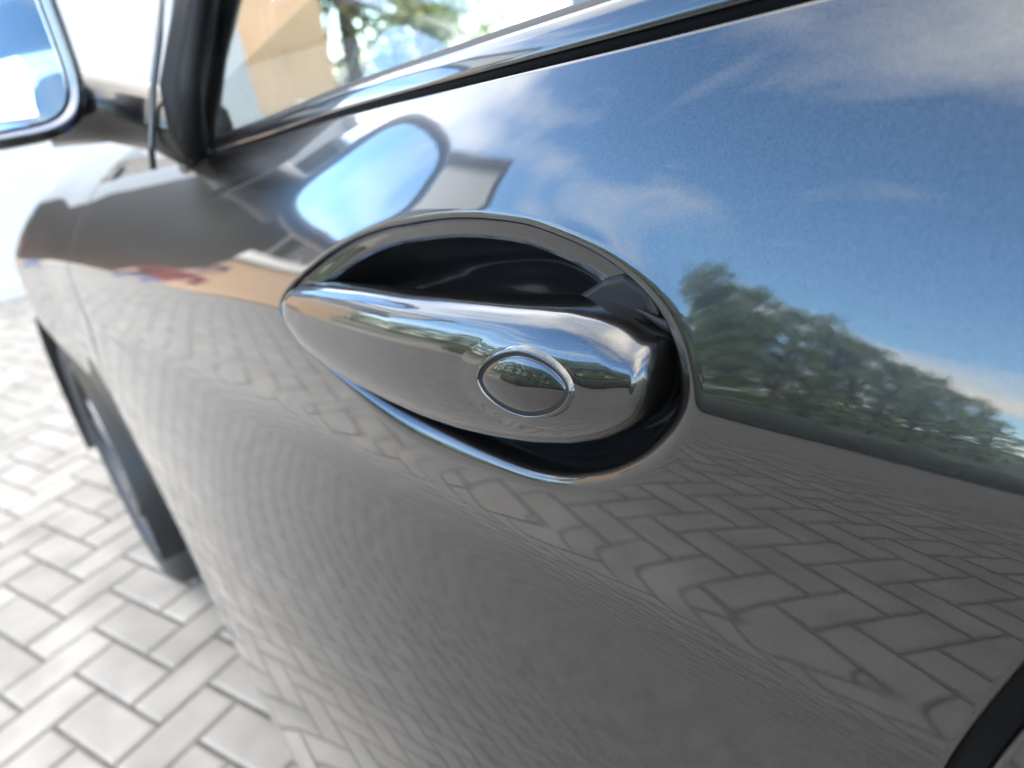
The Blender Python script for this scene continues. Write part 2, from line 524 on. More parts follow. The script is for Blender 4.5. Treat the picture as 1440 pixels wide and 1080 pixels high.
def panel(name, xs, zb, parent, m=None, rows=None, low=60, extra_top=None, hole=None):
    """grid panel on S between the height zb(x) and the crease offset rows; hole=(x0,x1) leaves the patch window free"""
    rows = S_ROWS if rows is None else rows
    t = np.linspace(0, 1, low, endpoint=False)
    X, Z = [], []
    for x in xs:
        zlo = zb(x); ztop = zc(x) + rows[0]
        if ztop - zlo < 0.02: zz = np.linspace(zlo, zc(x) + rows[-1], low + len(rows))
        else: zz = np.r_[zlo + (ztop - zlo) * t, zc(x) + rows]
        Z.append(zz); X.append(np.full(len(zz), x))
    X = np.array(X); Z = np.array(Z); Y = S(X, Z)
    N = S_normal(X, Z)
    nv = X.shape[1]
    f = grid_faces(len(xs), nv)
    if hole is not None:
        ff = []
        for q in f:
            i, j = divmod(q[0], nv)
            if hole[0] - 1e-6 <= xs[i] < hole[1] - 1e-6 and low + i_lo <= j < low + i_hi: continue
            ff.append(q)
        f = ff
    return X, Y, Z, N, f

car = empty('car', (0.0, 1.06, 0.0), 'dark grey metallic coupe with its glossy door and handle filling the view', 'car')
def cpart(o): 
    o.parent = car
    o.matrix_parent_inverse = Matrix.Translation((0.0, -1.06, 0.0))
    return o

# ---- door with the handle opening
XA, XB = -0.452, -0.042
X_REAR, X_FRONT = -0.0265, -1.15
xs_a = np.linspace(X_FRONT, XA, 90)[:-1]
xs_b = np.linspace(XA, XB, 139)
xs_c = np.linspace(XB, X_REAR, 9)[1:]
door_xs = np.r_[xs_a, xs_b, xs_c]
ZB_DOOR = 0.325
def x_rear(z):
    """shut line: leans forward below the crease"""
    q = np.asarray(z) - 0.9
    return -0.0378 + 0.276 * 0.012 * np.log1p(np.exp(np.clip(q / 0.012, -40, 40)))
Xg, Yg, Zg, Ng, fg = panel('door', door_xs, lambda x: ZB_DOOR, None, hole=(XA, XB))
nv = Xg.shape[1]
cmask = door_xs > XB + 1e-6
tcol = (door_xs[cmask] - XB) / (X_REAR - XB)
Xg[cmask] = XB + tcol[:, None] * (x_rear(Zg[cmask]) - XB)
Yg = S(Xg, Zg); Ng = S_normal(Xg, Zg)
V = [np.stack([Xg, Yg, Zg], -1).reshape(-1, 3)]
NN = [Ng.reshape(-1, 3)]
F = list(fg)

OPEN = [(-0.3836, 0.9571), (-0.3743, 0.9682), (-0.3574, 0.9779), (-0.3336, 0.9896), (-0.3094, 0.9987), (-0.2825, 1.0059), (-0.2586, 1.0103), (-0.2348, 1.0142), (-0.2137, 1.0164), (-0.1946, 1.0173), (-0.1774, 1.0172), (-0.1566, 1.0145), (-0.1454, 1.0124), (-0.1372, 1.0099), (-0.1304, 1.0073), (-0.1245, 1.0042), (-0.1189, 1.0003), (-0.1145, 0.9956), (-0.1112, 0.9897), (-0.109, 0.9827), (-0.1088, 0.977), (-0.1107, 0.9717), (-0.1152, 0.9649), (-0.1224, 0.9567), (-0.1332, 0.948), (-0.1432, 0.942), (-0.154, 0.9367), (-0.1653, 0.9329), (-0.1773, 0.9302), (-0.1944, 0.9279), (-0.2181, 0.9257), (-0.2447, 0.9244), (-0.2742, 0.9251), (-0.3064, 0.9289), (-0.331, 0.9328), (-0.3569, 0.9386), (-0.3751, 0.9466)]
OPEN = np.array(OPEN)
OX, OS = OPEN[:, 0], (OPEN[:, 1] - zc(OPEN[:, 0])) * 0.955
OX = -0.235 + (OX + 0.235) * np.where(OX > -0.235, 0.966, 0.985)
CX, CS = (XA + XB) / 2, (S_LO + S_HI) / 2
HX, HS = (XB - XA) / 2, (S_HI - S_LO) / 2
def catmull(P, per=24):
    n = len(P); out = []
    for i in range(n):
        p0, p1, p2, p3 = P[i - 1], P[i], P[(i + 1) % n], P[(i + 2) % n]
        for k in range(per):
            t = k / per
            out.append(0.5 * ((2 * p1) + (-p0 + p2) * t + (2 * p0 - 5 * p1 + 4 * p2 - p3) * t * t + (-p0 + 3 * p1 - 3 * p2 + p3) * t ** 3))
    return np.array(out)
oc = catmull(np.c_[OX, OS])
an = np.arctan2((oc[:, 1] - CS) / HS, (oc[:, 0] - CX) / HX)
rr = np.hypot((oc[:, 1] - CS) / HS, (oc[:, 0] - CX) / HX)
od = np.argsort(an); an, rr = an[od], rr[od]
an3 = np.r_[an - 2 * np.pi, an, an + 2 * np.pi]; rr3 = np.r_[rr, rr, rr]
ga = np.linspace(-np.pi, np.pi, 1441)[:-1]
gr = np.interp(ga, an3, rr3)
ker = np.hanning(41)[1:-1]; ker /= ker.sum()
gr = np.convolve(np.r_[gr[-60:], gr, gr[:60]], ker, 'same')[60:-60]
ga3 = np.r_[ga - 2 * np.pi, ga, ga + 2 * np.pi]; gr3 = np.r_[gr, gr, gr]
def outline(theta):
    r = np.interp(theta, ga3, gr3)
    return CX + HX * r * np.cos(theta), CS + HS * r * np.sin(theta)

# perimeter of the window: exactly the nodes of the surrounding grid, counter-clockwise
srow = S_ROWS[i_lo:i_hi + 1]
per = [(x, S_LO) for x in xs_b] + [(XB, s) for s in srow[1:]] + [(x, S_HI) for x in xs_b[::-1][1:]] + [(XA, s) for s in srow[::-1][1:-1]]
per = np.array(per)
th = np.arctan2((per[:, 1] - CS) / HS, (per[:, 0] - CX) / HX)
ox, os_ = outline(th)
def fillet_r(theta):
    c, s = np.cos(theta), np.sin(theta)
    base = 0.0052 + 0.0078 / (1 + np.exp(np.clip(s * 12 + 3, -40, 40)))
    wr = np.clip(c, 0, 1) ** 2.0
    wl_ = np.clip(-c, 0, 1) ** 2.0
    up = np.clip(s + .1, 0, 1)
    r = base * (1 - wr) + 0.0135 * wr
    r = r * (1 - wl_) + 0.0045 * wl_
    return r
ths = np.linspace(-np.pi, np.pi, 721)
fr = fillet_r(ths)
fr = np.convolve(np.r_[fr[-81:-1], fr, fr[1:81]], np.hanning(61) / np.hanning(61).sum(), 'same')[80:-80]
FR = lambda t: np.interp(t, ths, fr)
MR = 64
tj = (np.arange(MR + 1) / MR) ** 2.1
PX = ox[:, None] + (per[:, 0] - ox)[:, None] * tj[None]
PS = os_[:, None] + (per[:, 1] - os_)[:, None] * tj[None]
dist = np.hypot(PX - ox[:, None], PS - os_[:, None])
Rf = FR(th)[:, None]
u = np.clip(1 - dist / Rf, 0, 1)
PW = 2.25
fil = Rf * (1 - (1 - u ** PW) ** (1 / PW))
PZ = zc(PX) + PS
# slightly raised bead round the opening, stronger at its upper and rear side
cth, sth = np.cos(th)[:, None], np.sin(th)[:, None]
hb = 0.0005 * np.clip(sth * 1.5 + .3, 0, 1) + 0.0004 * np.clip(cth, 0, 1) ** 2 * np.clip(sth * 3 + .6, 0, 1)
hb = hb * (1 - .8 * np.clip(-cth, 0, 1) ** 3)
sgm = 0.0042
bead = -hb * (dist / sgm) * np.exp(1 - dist / sgm) * np.clip((tj[-1] - tj[None]) / .3, 0, 1) ** 2
PY = S(PX, PZ) + fil + bead
Pn = np.stack([PX, PY, PZ], -1)
di = np.roll(Pn, -1, 0) - np.roll(Pn, 1, 0)
dj = np.empty_like(Pn)
dj[:, 1:-1] = Pn[:, 2:] - Pn[:, :-2]; dj[:, 0] = Pn[:, 1] - Pn[:, 0]; dj[:, -1] = Pn[:, -1] - Pn[:, -2]
# tangent-plane normals of the fillet are built from S and the analytic roll-over
Nn = S_normal(PX, PZ)
direct = np.stack([PX - ox[:, None], np.zeros_like(PX), PZ - (zc(ox) + os_)[:, None]], -1)
num = np.cross(dj, di); num /= np.linalg.norm(num, axis=-1, keepdims=True) + 1e-12
num[num[..., 1] > 0.2] *= -1
wq = np.clip((.93 - tj[None]) / .25, 0, 1)[..., None]
PN = num * wq + Nn * (1 - wq)
PN /= np.linalg.norm(PN, axis=-1, keepdims=True)
base = len(V[0])
V.append(Pn.reshape(-1, 3)); NN.append(PN.reshape(-1, 3))
n_per = len(per)
for i in range(n_per):
    i2 = (i + 1) % n_per
    for j in range(MR):
        F.append((base + i * (MR + 1) + j, base + i * (MR + 1) + j + 1, base + i2 * (MR + 1) + j + 1, base + i2 * (MR + 1) + j))
# folded rear, front, lower and upper edges of the door skin
def edge_strip(px, pz, outward, r=0.0022, depth=0.02, n=7):
    """rolled edge: quarter round then a flange going in"""
    px, pz = np.asarray(px), np.asarray(pz)
    y = S(px, pz); nn = S_normal(px, pz)
    o = np.asarray(outward, float)
    pts, nr = [], []
    for k in range(n + 1):
        a = (math.pi / 2) * k / n
        pts.append(np.stack([px + o[0] * r * math.sin(a), y + r * (1 - math.cos(a)), pz + o[1] * r * math.sin(a)], -1))
        t = nn * math.cos(a) + np.array([o[0], 0, o[1]]) * math.sin(a)
        nr.append(t / np.linalg.norm(t, axis=-1, keepdims=True))
    pts.append(pts[-1] + np.array([0, depth, 0])); nr.append(nr[-1])
    return np.stack(pts, 1), np.stack(nr, 1)
def add_strip(pts, nr, flip):
    b0 = sum(len(v) for v in V)
    V.append(pts.reshape(-1, 3)); NN.append(nr.reshape(-1, 3))
    for q in grid_faces(pts.shape[0], pts.shape[1], flip): F.append(tuple(b0 + k for k in q))
add_strip(*edge_strip(Xg[-1], Zg[-1], (1, 0)), True)
add_strip(*edge_strip(Xg[0], Zg[0], (-1, 0)), False)
add_strip(*edge_strip(Xg[:, -1], Zg[:, -1], (0, 1), r=0.0014), False)
add_strip(*edge_strip(Xg[:, 0], Zg[:, 0], (0, -1)), True)
door = cpart(pyd('door', np.concatenate(V), F, M['paint'], normals=np.concatenate(NN)))

# ---- recess behind the handle
prof_top = [(0, 0), (.02, .0006), (.06, .0011), (.12, .0019), (.17, .0036), (.22, .010), (.30, .026), (.42, .042), (.62, .051), (.8, .053), (.999, .0535)]
prof_bot = [(0, 0), (.004, .003), (.012, .007), (.03, .0125), (.06, .018), (.11, .0235), (.18, .031), (.3, .040), (.42, .046), (.62, .051), (.8, .053), (.999, .0535)]
fi = np.r_[np.linspace(0, .06, 14), np.linspace(.08, .3, 14), np.linspace(.36, .999, 9)]
d_top = np.interp(fi, *np.array(prof_top).T); d_bot = np.interp(fi, *np.array(prof_bot).T)
nth = 240
tcu = np.linspace(-np.pi, np.pi, nth + 1)[:-1]
cox, cos_ = outline(tcu)
ccx, ccs = -0.235, 0.002
cX = cox[:, None] * (1 - fi) + ccx * fi
cS = cos_[:, None] * (1 - fi) + ccs * fi
cZ = zc(cX) + cS
zo = zc(cox) + cos_
Yrim = S(cox, zo) + FR(tcu)
wt = np.clip((np.sin(tcu) + .1) / .5, 0, 1)[:, None]
wt = wt * wt * (3 - 2 * wt)
cY = Yrim[:, None] * (1 - np.clip(fi * 1.2, 0, 1)) + 0.145 * np.clip(fi * 1.2, 0, 1) + d_top[None] * wt + d_bot[None] * (1 - wt) - 0.0004
cv = np.stack([cX, cY, cZ], -1).reshape(-1, 3)
nf = len(fi)
split = int(np.argmin(abs(fi - .17)))
cf_lip, cf_deep = [], []
for i in range(nth):
    i2 = (i + 1) % nth
    for j in range(nf - 1):
        lip_ = j < split and wt[i, 0] > .5 and wt[i2, 0] > .5
        (cf_lip if lip_ else cf_deep).append((i * nf + j, i2 * nf + j, i2 * nf + j + 1, i * nf + j + 1))
cup = pyd('handle_recess', cv, cf_deep, M['cup'])
cup.parent = door
lipo = pyd('recess_lip', cv, cf_lip, M['paint'])
lipo.parent = door

def patch(name, m, xs, rows, parent=None, zb=None, low=40):
    X, Y, Z, N, f = panel(name, xs, zb, None, rows=rows, low=low)
    return cpart(pyd(name, np.stack([X, Y, Z], -1).reshape(-1, 3), f, m, normals=N.reshape(-1, 3)))

# ---- rear quarter panel behind the door gap
qx = np.r_[np.linspace(-0.0165, 0.2, 40), np.linspace(.23, 2.3, 70)]
X, Y, Z, N, f = panel('q', qx, lambda x: 0.24, None, rows=S_ROWS, low=50)
qm = qx < 0.2
X[qm] = (x_rear(Z[qm]) + .0105) + (qx[qm, None] + .0165) / .2165 * (.2 - x_rear(Z[qm]) - .0105)
Y = S(X, Z); N = S_normal(X, Z)
V = [np.stack([X, Y, Z], -1).reshape(-1, 3)]; NN = [N.reshape(-1, 3)]; F = list(f)
add_strip(*edge_strip(X[0], Z[0], (-1, 0)), False)
cpart(pyd('rear_quarter_panel', np.concatenate(V), F, M['paint'], normals=np.concatenate(NN)))
# dark jamb behind the gap
jx, jz = np.array([-0.06, 0.03]), np.linspace(.3, 1.06, 30)
jv = [(x, float(S(np.array(x), np.array(z))) + 0.021, z) for x in jx for z in jz]
cpart(pyd('door_jamb', jv, grid_faces(2, 30), M['rubber']))
jv = [(x, float(S(np.array(x), np.array(z))) + 0.018, z) for x in (X_FRONT - .04, X_FRONT + .03) for z in np.linspace(.3, .99, 30)]
cpart(pyd('door_jamb', jv, grid_faces(2, 30), M['rubber']))

# ---- front wing with wheel arch
WC = (-1.745, 0.33); AR = 0.362
def arch_z(x):
    d = AR ** 2 - (x - WC[0]) ** 2
    return WC[1] + math.sqrt(d) if d > 0 else 0.24
F_ROWS = np.r_[np.arange(-.12, -.02, .008), np.arange(-.02, .02, .0015), np.arange(.02, .153, .006)]
aang = np.linspace(math.pi, 0, 81)
xa = WC[0] + AR * np.cos(aang)
V, NN, F = [], [], []
def add_panel(xs, zbf):
    X, Y, Z, N, f = panel('w', xs, zbf, None, rows=F_ROWS, low=36)
    b0 = sum(len(v) for v in V)
    V.append(np.stack([X, Y, Z], -1).reshape(-1, 3)); NN.append(N.reshape(-1, 3))
    F.extend(tuple(b0 + k for k in q) for q in f)
add_panel(np.linspace(X_FRONT - .010, WC[0] + AR, 40)[::-1], lambda x: 0.24)
add_panel(xa, lambda x: WC[1] + math.sqrt(max(0, AR ** 2 - (x - WC[0]) ** 2)))
add_panel(np.linspace(-2.42, WC[0] - AR, 24), lambda x: 0.24)
# arch lip
lx = WC[0] + AR * np.cos(np.linspace(math.pi + .2, -.2, 90)); lz = WC[1] + AR * np.sin(np.linspace(math.pi + .2, -.2, 90))
ly = S(lx, lz)
lip = []
for k in range(8):
    a = math.pi / 2 * k / 7
    rr_ = AR - 0.006 * math.sin(a)
    lip.append(np.stack([WC[0] + (lx - WC[0]) / AR * rr_, ly + 0.006 * (1 - math.cos(a)), WC[1] + (lz - WC[1]) / AR * rr_], -1))
lip.append(lip[-1] + np.array([0, .03, 0]))
lip = np.stack(lip, 1)
b0 = sum(len(v) for v in V)
V.append(lip.reshape(-1, 3))
ln = np.zeros_like(lip); 
for k in range(9):
    a = math.pi / 2 * min(k, 7) / 7
    ln[:, k] = np.stack([-(lx - WC[0]) / AR * math.sin(a), -np.full_like(lx, math.cos(a) + 1e-3), -(lz - WC[1]) / AR * math.sin(a)], -1)
NN.append(ln.reshape(-1, 3))
F.extend(tuple(b0 + k for k in q) for q in grid_faces(lip.shape[0], 9, True))
# the first block was laid from rear to front: keep its faces looking outwards
Vc = np.concatenate(V)
FF = []
for q in F:
    a, b, c = Vc[q[0]], Vc[q[1]], Vc[q[2]]
    n = np.cross(b - a, c - a)
    FF.append(q if n[1] <= 0 else q[::-1])
cpart(pyd('front_wing', Vc, FF, M['paint'], normals=np.concatenate(NN)))
# front bumper and the rest of the nose
bx = np.linspace(-2.86, -2.43, 24)
X, Y, Z, N, f = panel('b', bx, lambda x: 0.22, None, rows=np.r_[np.arange(-.12, .06, .01)], low=24)
cpart(pyd('front_bumper', np.stack([X, Y, Z], -1).reshape(-1, 3), f, M['paint'], normals=N.reshape(-1, 3)))

# ---- sill under the door
sx = np.linspace(WC[0] + AR + .004, 1.0, 60)
sec = [(0.318, .006), (0.316, .000), (0.30, .000), (0.27, .000), (0.24, .001), (0.21, .004), (0.185, .014), (0.17, .03), (0.165, .08)]
sv = []
for x in sx:
    yb = float(S(np.array(x), np.array(0.32)))
    for z, dy in sec: sv.append((x, yb + dy, z))
cpart(pyd('sill', sv, grid_faces(len(sx), len(sec), True), M['paint']))
box_u = box_obj('underbody', (-0.3, 1.06, 0.215), (4.2, 1.62, 0.07), M['black'])
cpart(box_u)

# ---- far side of the car, bonnet, roof, boot: the closed body that throws the shade
def mirror_panel(name, xs, zb, rows):
    X, Y, Z, N, f = panel(name, xs, zb, None, rows=rows, low=16)
    Y = 2 * 1.06 - Y; N = N * np.array([1, -1, 1])
    return cpart(pyd(name, np.stack([X, Y, Z], -1).reshape(-1, 3), [q[::-1] for q in f], M['paint'], normals=N.reshape(-1, 3)))
mirror_panel('offside_panel', np.linspace(-2.7, 2.3, 90), lambda x: 0.24, np.r_[np.arange(-.12, .09, .01), .0905])
def bonnet_mesh():
    xs = np.linspace(-2.5, -0.92, 30); ys = np.linspace(-1, 1, 21)
    v = []
    for x in xs:
        zt = zc(x) + .150 if x < -1.3 else zc(x) + .150 * (1 - .3 * min(1, (x + 1.3) / .4))
        ye = float(S(np.array(x), np.array(zt))) - 1.06
        for y in ys: v.append((x, 1.06 + y * abs(ye), zt - 0.004 + 0.025 * (1 - y * y)))
    return v, grid_faces(len(xs), len(ys))
bv, bf_ = bonnet_mesh()
cpart(pyd('bonnet', bv, bf_, M['paint']))

# belt heights and glasshouse
def zbelt(x): return float(zc(x)) + 0.0925
def ybelt(x): return float(S(np.array(x), np.array(zbelt(x))))
A_BASE = -0.70
ROOF = [(-.02, 1.345), (.15, 1.375), (.5, 1.385), (.9, 1.35), (1.35, 1.25)]
def zroof(x): return float(np.interp(x, [a for a, b in ROOF], [b for a, b in ROOF]))
rv = []
rx = np.linspace(-.02, 1.35, 24); ry = np.linspace(-1, 1, 15)
for x in rx:
    for y in ry: rv.append((x, 1.06 + y * 0.60, zroof(x) + 0.03 * (1 - y * y) - .02 * y ** 4))
cpart(pyd('roof', rv, grid_faces(len(rx), len(ry)), M['paint']))
# boot and rear window
v = [(1.35, .46, 1.25), (1.35, 1.66, 1.25), (1.9, .3, 1.10), (1.9, 1.82, 1.10), (2.3, .34, 1.07), (2.3, 1.78, 1.07), (2.32, .4, .4), (2.32, 1.72, .4)]
cpart(pyd('boot_lid', v, [(2, 4, 5, 3), (4, 6, 7, 5)], M['paint'], smooth=False))
cpart(pyd('rear_window', [(1.33, .46, 1.255), (1.33, 1.66, 1.255), (1.91, .26, 1.105), (1.91, 1.86, 1.105)], [(0, 2, 3, 1)], M['glass'], smooth=False))
# windscreen
wv = []
nxw = 15
for k in range(12):
    t = k / 11
    x = -1.02 + t * 1.0; z = 1.015 + t * 0.33
    hw = 0.80 - t * 0.22
    for y in np.linspace(-1, 1, nxw): wv.append((x - 0.16 * (1 - abs(y)) * (1 - .5 * t) * (1 - t) , 1.06 + y * hw, z + .02 * (1 - y * y)))
cpart(pyd('windscreen', wv, grid_faces(12, nxw), M['glass']))

# side glass, leaning inwards
gx = np.linspace(-0.66, 0.05, 40)
gv_, gz = [], np.linspace(0, 1, 14)
for x in gx:
    zt = float(np.interp(x, [-.70, -.64, -.38, -.02, .2], [1.10, 1.15, 1.275, 1.335, 1.36])); zb_ = zbelt(x) + 0.012
    for t in gz:
        z = zb_ + (zt - zb_) * t
        dz = z - zb_
        gv_.append((x, ybelt(x) + .012 + dz * math.tan(R(15)) + .35 * dz * dz, z))
cpart(pyd('side_window', gv_, grid_faces(len(gx), len(gz)), M['glass']))
gv2 = [(x, 2.12 - y, z) for x, y, z in gv_]
cpart(pyd('offside_window', gv2, grid_faces(len(gx), len(gz), True), M['glass']))

# glossy window ledge trim and the black rubber under it
def strip(name, m, xs, section, parent_fn=cpart):
    v = []
    for x in xs:
        zb_, yb = zbelt(x), ybelt(x)
        for ds, dy in section: v.append((x, yb + dy, zb_ + ds))
    return parent_fn(pyd(name, v, grid_faces(len(xs), len(section)), m))
tx = np.linspace(-0.64, 0.08, 120)
strip('window_ledge_trim', M['gloss'], tx, [(.0022, .012), (.0022, .0006), (.0024, .0001), (.0029, -.0001), (.0045, .0003), (.0080, .0013), (.0108, .0024), (.0120, .0036), (.0126, .0058), (.0127, .014)])
strip('window_seal', M['rubber'], tx, [(-.010, .0125), (-.003, .0118), (.0016, .0085), (.004, .009), (.006, .012)])
strip('glass_wiper_seal', M['rubber'], tx, [(.011, .004), (.0142, .0065), (.0150, .0088), (.0148, .013)])

# A pillar and mirror base
def tube_part(name, pts, rad, m, n=14, parent=None):
    v, f = sweep(pts, rad, n)
    o = pyd(name, v, f, m)
    if parent is None: return cpart(o)
    o.parent = parent; return o
pil = [(-.715, .212, 1.005), (-.70, .222, 1.05), (-.685, .240, 1.10), (-.665, .268, 1.16), (-.40, .39, 1.285), (0.0, .47, 1.345)]
tube_part('a_pillar', pil, [.016, .018, .018, .020, .024, .026], M['gloss'])
tube_part('offside_a_pillar', [(x, 2.12 - y, z) for x, y, z in pil], [.016, .018, .018, .020, .024, .026], M['black'])
fr_pts = [(-.652, .196, 1.035), (-.648, .210, 1.085), (-.640, .238, 1.145), (-.38, .345, 1.275), (0.0, .395, 1.33)]
tube_part('window_frame', fr_pts, 0.009, M['rubber'])
# mirror sail (triangle between pillar and glass)
tube_part('mirror_sail', [(-.668, .200, 1.022), (-.667, .200, 1.040), (-.664, .204, 1.075), (-.657, .226, 1.12), (-.652, .250, 1.175)], [.010, .015, .016, .016, .016], M['rubber'])
tube_part('pillar_edge_line', [(-.70, .172, 1.015), (-.70, .177, 1.037), (-.70, .192, 1.076), (-.70, .209, 1.112), (-.70, .228, 1.16)], .0030, M['gloss'])  # thin gloss tube added to draw the reflecting edge of the A pillar
# roof frame side + B pillar
tube_part('roof_rail', [(0.0, .47, 1.345), (.5, .46, 1.385), (.9, .46, 1.35), (1.35, .46, 1.25)], .025, M['paint'])
bm = bmesh.new()
for p in [(.06, .185, 1.09), (.18, .185, 1.10), (.22, .34, 1.36), (.10, .33, 1.36)]: bm.verts.new(p)
bm.faces.new(bm.verts); bmesh.ops.solidify(bm, geom=bm.faces[:], thickness=.02)
cpart(bm_obj('b_pillar', bm, M['gloss']))
bm = bmesh.new()
for p in [(.2, .19, 1.10), (1.9, .26, 1.11), (1.35, .45, 1.25), (.9, .44, 1.345), (.24, .345, 1.36)]: bm.verts.new(p)
bm.faces.new(bm.verts)
cpart(bm_obj('rear_side_window', bm, M['gloss']))

# ---- interior
bm = bmesh.new()
add_box(bm, (-.86, 1.06, .90), (.42, 1.46, .20), .07, seg=4)
add_box(bm, (-.80, .62, .985), (.26, .40, .07), .03, seg=3)
cpart(bm_obj('dashboard', bm, M['dash'], smooth=True))
bm = bmesh.new()
add_box(bm, (.16, .66, .52), (.52, .50, .18), .06, seg=3)
add_box(bm, (.46, .66, .86), (.14, .48, .62), .06, Matrix.Rotation(R(14), 3, 'Y'), seg=3)
add_box(bm, (.545, .66, 1.24), (.09, .26, .18), .04, Matrix.Rotation(R(10), 3, 'Y'), seg=3)
cpart(bm_obj('driver_seat', bm, M['leather'], smooth=True))
bm = bmesh.new()
add_box(bm, (.16, 1.46, .52), (.52, .50, .18), .06, seg=3)
add_box(bm, (.46, 1.46, .86), (.14, .48, .62), .06, Matrix.Rotation(R(14), 3, 'Y'), seg=3)
add_box(bm, (.545, 1.46, 1.24), (.09, .26, .18), .04, Matrix.Rotation(R(10), 3, 'Y'), seg=3)
cpart(bm_obj('passenger_seat', bm, M['leather'], smooth=True))
ring = [(-.42 + .06 * math.sin(a) * .9, .64 + .185 * math.cos(a), .93 + .175 * math.sin(a)) for a in np.linspace(0, 2 * math.pi, 41)[:-1]]
v, f = sweep(ring, .014, 10, closed=True)
sw = cpart(pyd('steering_wheel', v, f, M['dash']))
box_obj('steering_hub', (-.42, .64, .92), (.05, .15, .12), M['dash'], sw, .02)
for s_ in (-1, 1): box_obj('steering_spoke', (-.42, .64 + s_ * .12, .93), (.025, .12, .035), M['dash'], sw, .008)
inner = pyd('inner_door_trim', [(-.9, .23, .3), (.1, .23, .3), (.1, .235, 1.06), (-.9, .235, .98)], [(3, 2, 1, 0)], M['dash'], smooth=False)
cpart(inner)
fl = box_obj('cabin_floor', (.3, 1.06, .27), (2.4, 1.6, .04), M['dash'])
cpart(fl)

# ---- wing mirror
mir = bpy.data.objects.new('wing_mirror', None); COL.objects.link(mir); cpart(mir)
MX = -0.72
def mirror_outline(n=64, sx=1.0):
    """outline of the mirror in (y,z): broad at the car, rounded at the far end"""
    y0, y1, z0, z1 = 0.012, 0.134, 1.063, 1.195
    pts = []
    for k in range(n):
        a = 2 * math.pi * k / n
        c, s = math.cos(a), math.sin(a)
        e = 2 / 4.2
        py = math.copysign(abs(c) ** e, c); pz = math.copysign(abs(s) ** e, s)
        yy = (y0 + y1) / 2 + (y1 - y0) / 2 * py
        zz = (z0 + z1) / 2 + (z1 - z0) / 2 * pz * (1 - .12 * (py < 0) * abs(py))
        pts.append((yy, zz + 0.02 * (yy - .03)))
    return np.array(pts)
mo = mirror_outline()
mc = mo.mean(0)
def mring(scale, x, off=(0, 0)):
    return [(x, mc[0] + (p[0] - mc[0]) * scale + off[0], mc[1] + (p[1] - mc[1]) * scale + off[1]) for p in mo]
def loft(name, ringsl, m, parent, close=(False, True), smooth=True):
    n = len(ringsl[0]); v = [p for r in ringsl for p in r]; f = []
    for i in range(len(ringsl) - 1):
        for k in range(n):
            k2 = (k + 1) % n
            f.append((i * n + k, i * n + k2, (i + 1) * n + k2, (i + 1) * n + k))
    if close[0]: f.append(tuple(range(n))[::-1])
    if close[1]: f.append(tuple((len(ringsl) - 1) * n + k for k in range(n)))
    me = bpy.data.meshes.new(name); me.from_pydata(v, [], f)
    bmx = bmesh.new(); bmx.from_mesh(me); bmesh.ops.recalc_face_normals(bmx, faces=bmx.faces[:]); bmx.to_mesh(me); bmx.free()
    return link(name, me, m, parent, None, smooth)
def under(o): 
    o.parent = mir
    return o
loft('mirror_housing', [mring(1.10, MX + .014), mring(1.19, MX + .010), mring(1.22, MX - .002), mring(1.21, MX - .03), mring(1.10, MX - .065), mring(.8, MX - .095), mring(.35, MX - .11)], M['gloss'], mir)
loft('mirror_rim', [mring(1.03, MX + .006), mring(1.05, MX + .016), mring(1.10, MX + .018), mring(1.13, MX + .014), mring(1.12, MX + .006)], M['darkchrome'], mir, (False, False))
gp = []
tz, ty = R(0.4), R(-3.0)
for p in mring(1.0, 0.0):
    dy, dz = p[1] - mc[0], p[2] - mc[1]
    gp.append((MX + .006 - dz * math.tan(tz) * .6 + dy * math.tan(ty), p[1], p[2]))
bm = bmesh.new()
vs = [bm.verts.new(p) for p in gp]
fc = bm.faces.new(vs)
bm.normal_update()
if fc.normal.x < 0: fc.normal_flip()
bm_obj('mirror_glass', bm, M['mirror'], mir)
arm = [(MX - .055, .12, 1.075), (MX - .045, .165, 1.068), (MX - .02, .20, 1.055), (MX + .03, .225, 1.035)]
v, f = sweep(arm, [.030, .026, .026, .030], 14)
v = [(p[0], p[1], 1.06 + (p[2] - 1.06) * 1.15) for p in v]
pyd('mirror_arm', v, f, M['gloss'], mir)

# ---- front wheel
wheel = bpy.data.objects.new('front_wheel', None); COL.objects.link(wheel); cpart(wheel)
YF = 0.134
def lathe(prof_, n=72):
    v, f = [], []
    m_ = len(prof_)
    for k in range(n):
        a = 2 * math.pi * k / n
        for r_, y in prof_: v.append((WC[0] + r_ * math.cos(a), y, WC[1] + r_ * math.sin(a)))
    for k in range(n):
        k2 = (k + 1) % n
        for j in range(m_ - 1): f.append((k * m_ + j, k2 * m_ + j, k2 * m_ + j + 1, k * m_ + j + 1))
    return v, f
def lathe_obj(name, pr, m, parent, n=72):
    v, f = lathe(pr, n)
    me = bpy.data.meshes.new(name); me.from_pydata(v, [], f)
    return link(name, me, m, parent)
lathe_obj('tyre', [(.238, YF + .012), (.246, YF + .004), (.262, YF - .001), (.285, YF), (.305, YF + .006), (.318, YF + .016), (.326, YF + .03), (.329, YF + .05), (.330, YF + .12), (.329, YF + .20), (.322, YF + .225), (.30, YF + .24), (.24, YF + .235)], M['tyre'], wheel)
rim = lathe_obj('rim', [(.243, YF + .010), (.240, YF + .004), (.232, YF + .004), (.226, YF + .012), (.222, YF + .05), (.215, YF + .20)], mat('dark_alloy', (0.05, 0.05, 0.055), rough=0.45, metal=0.8), wheel)  # rim metal is darker and rougher than the spokes
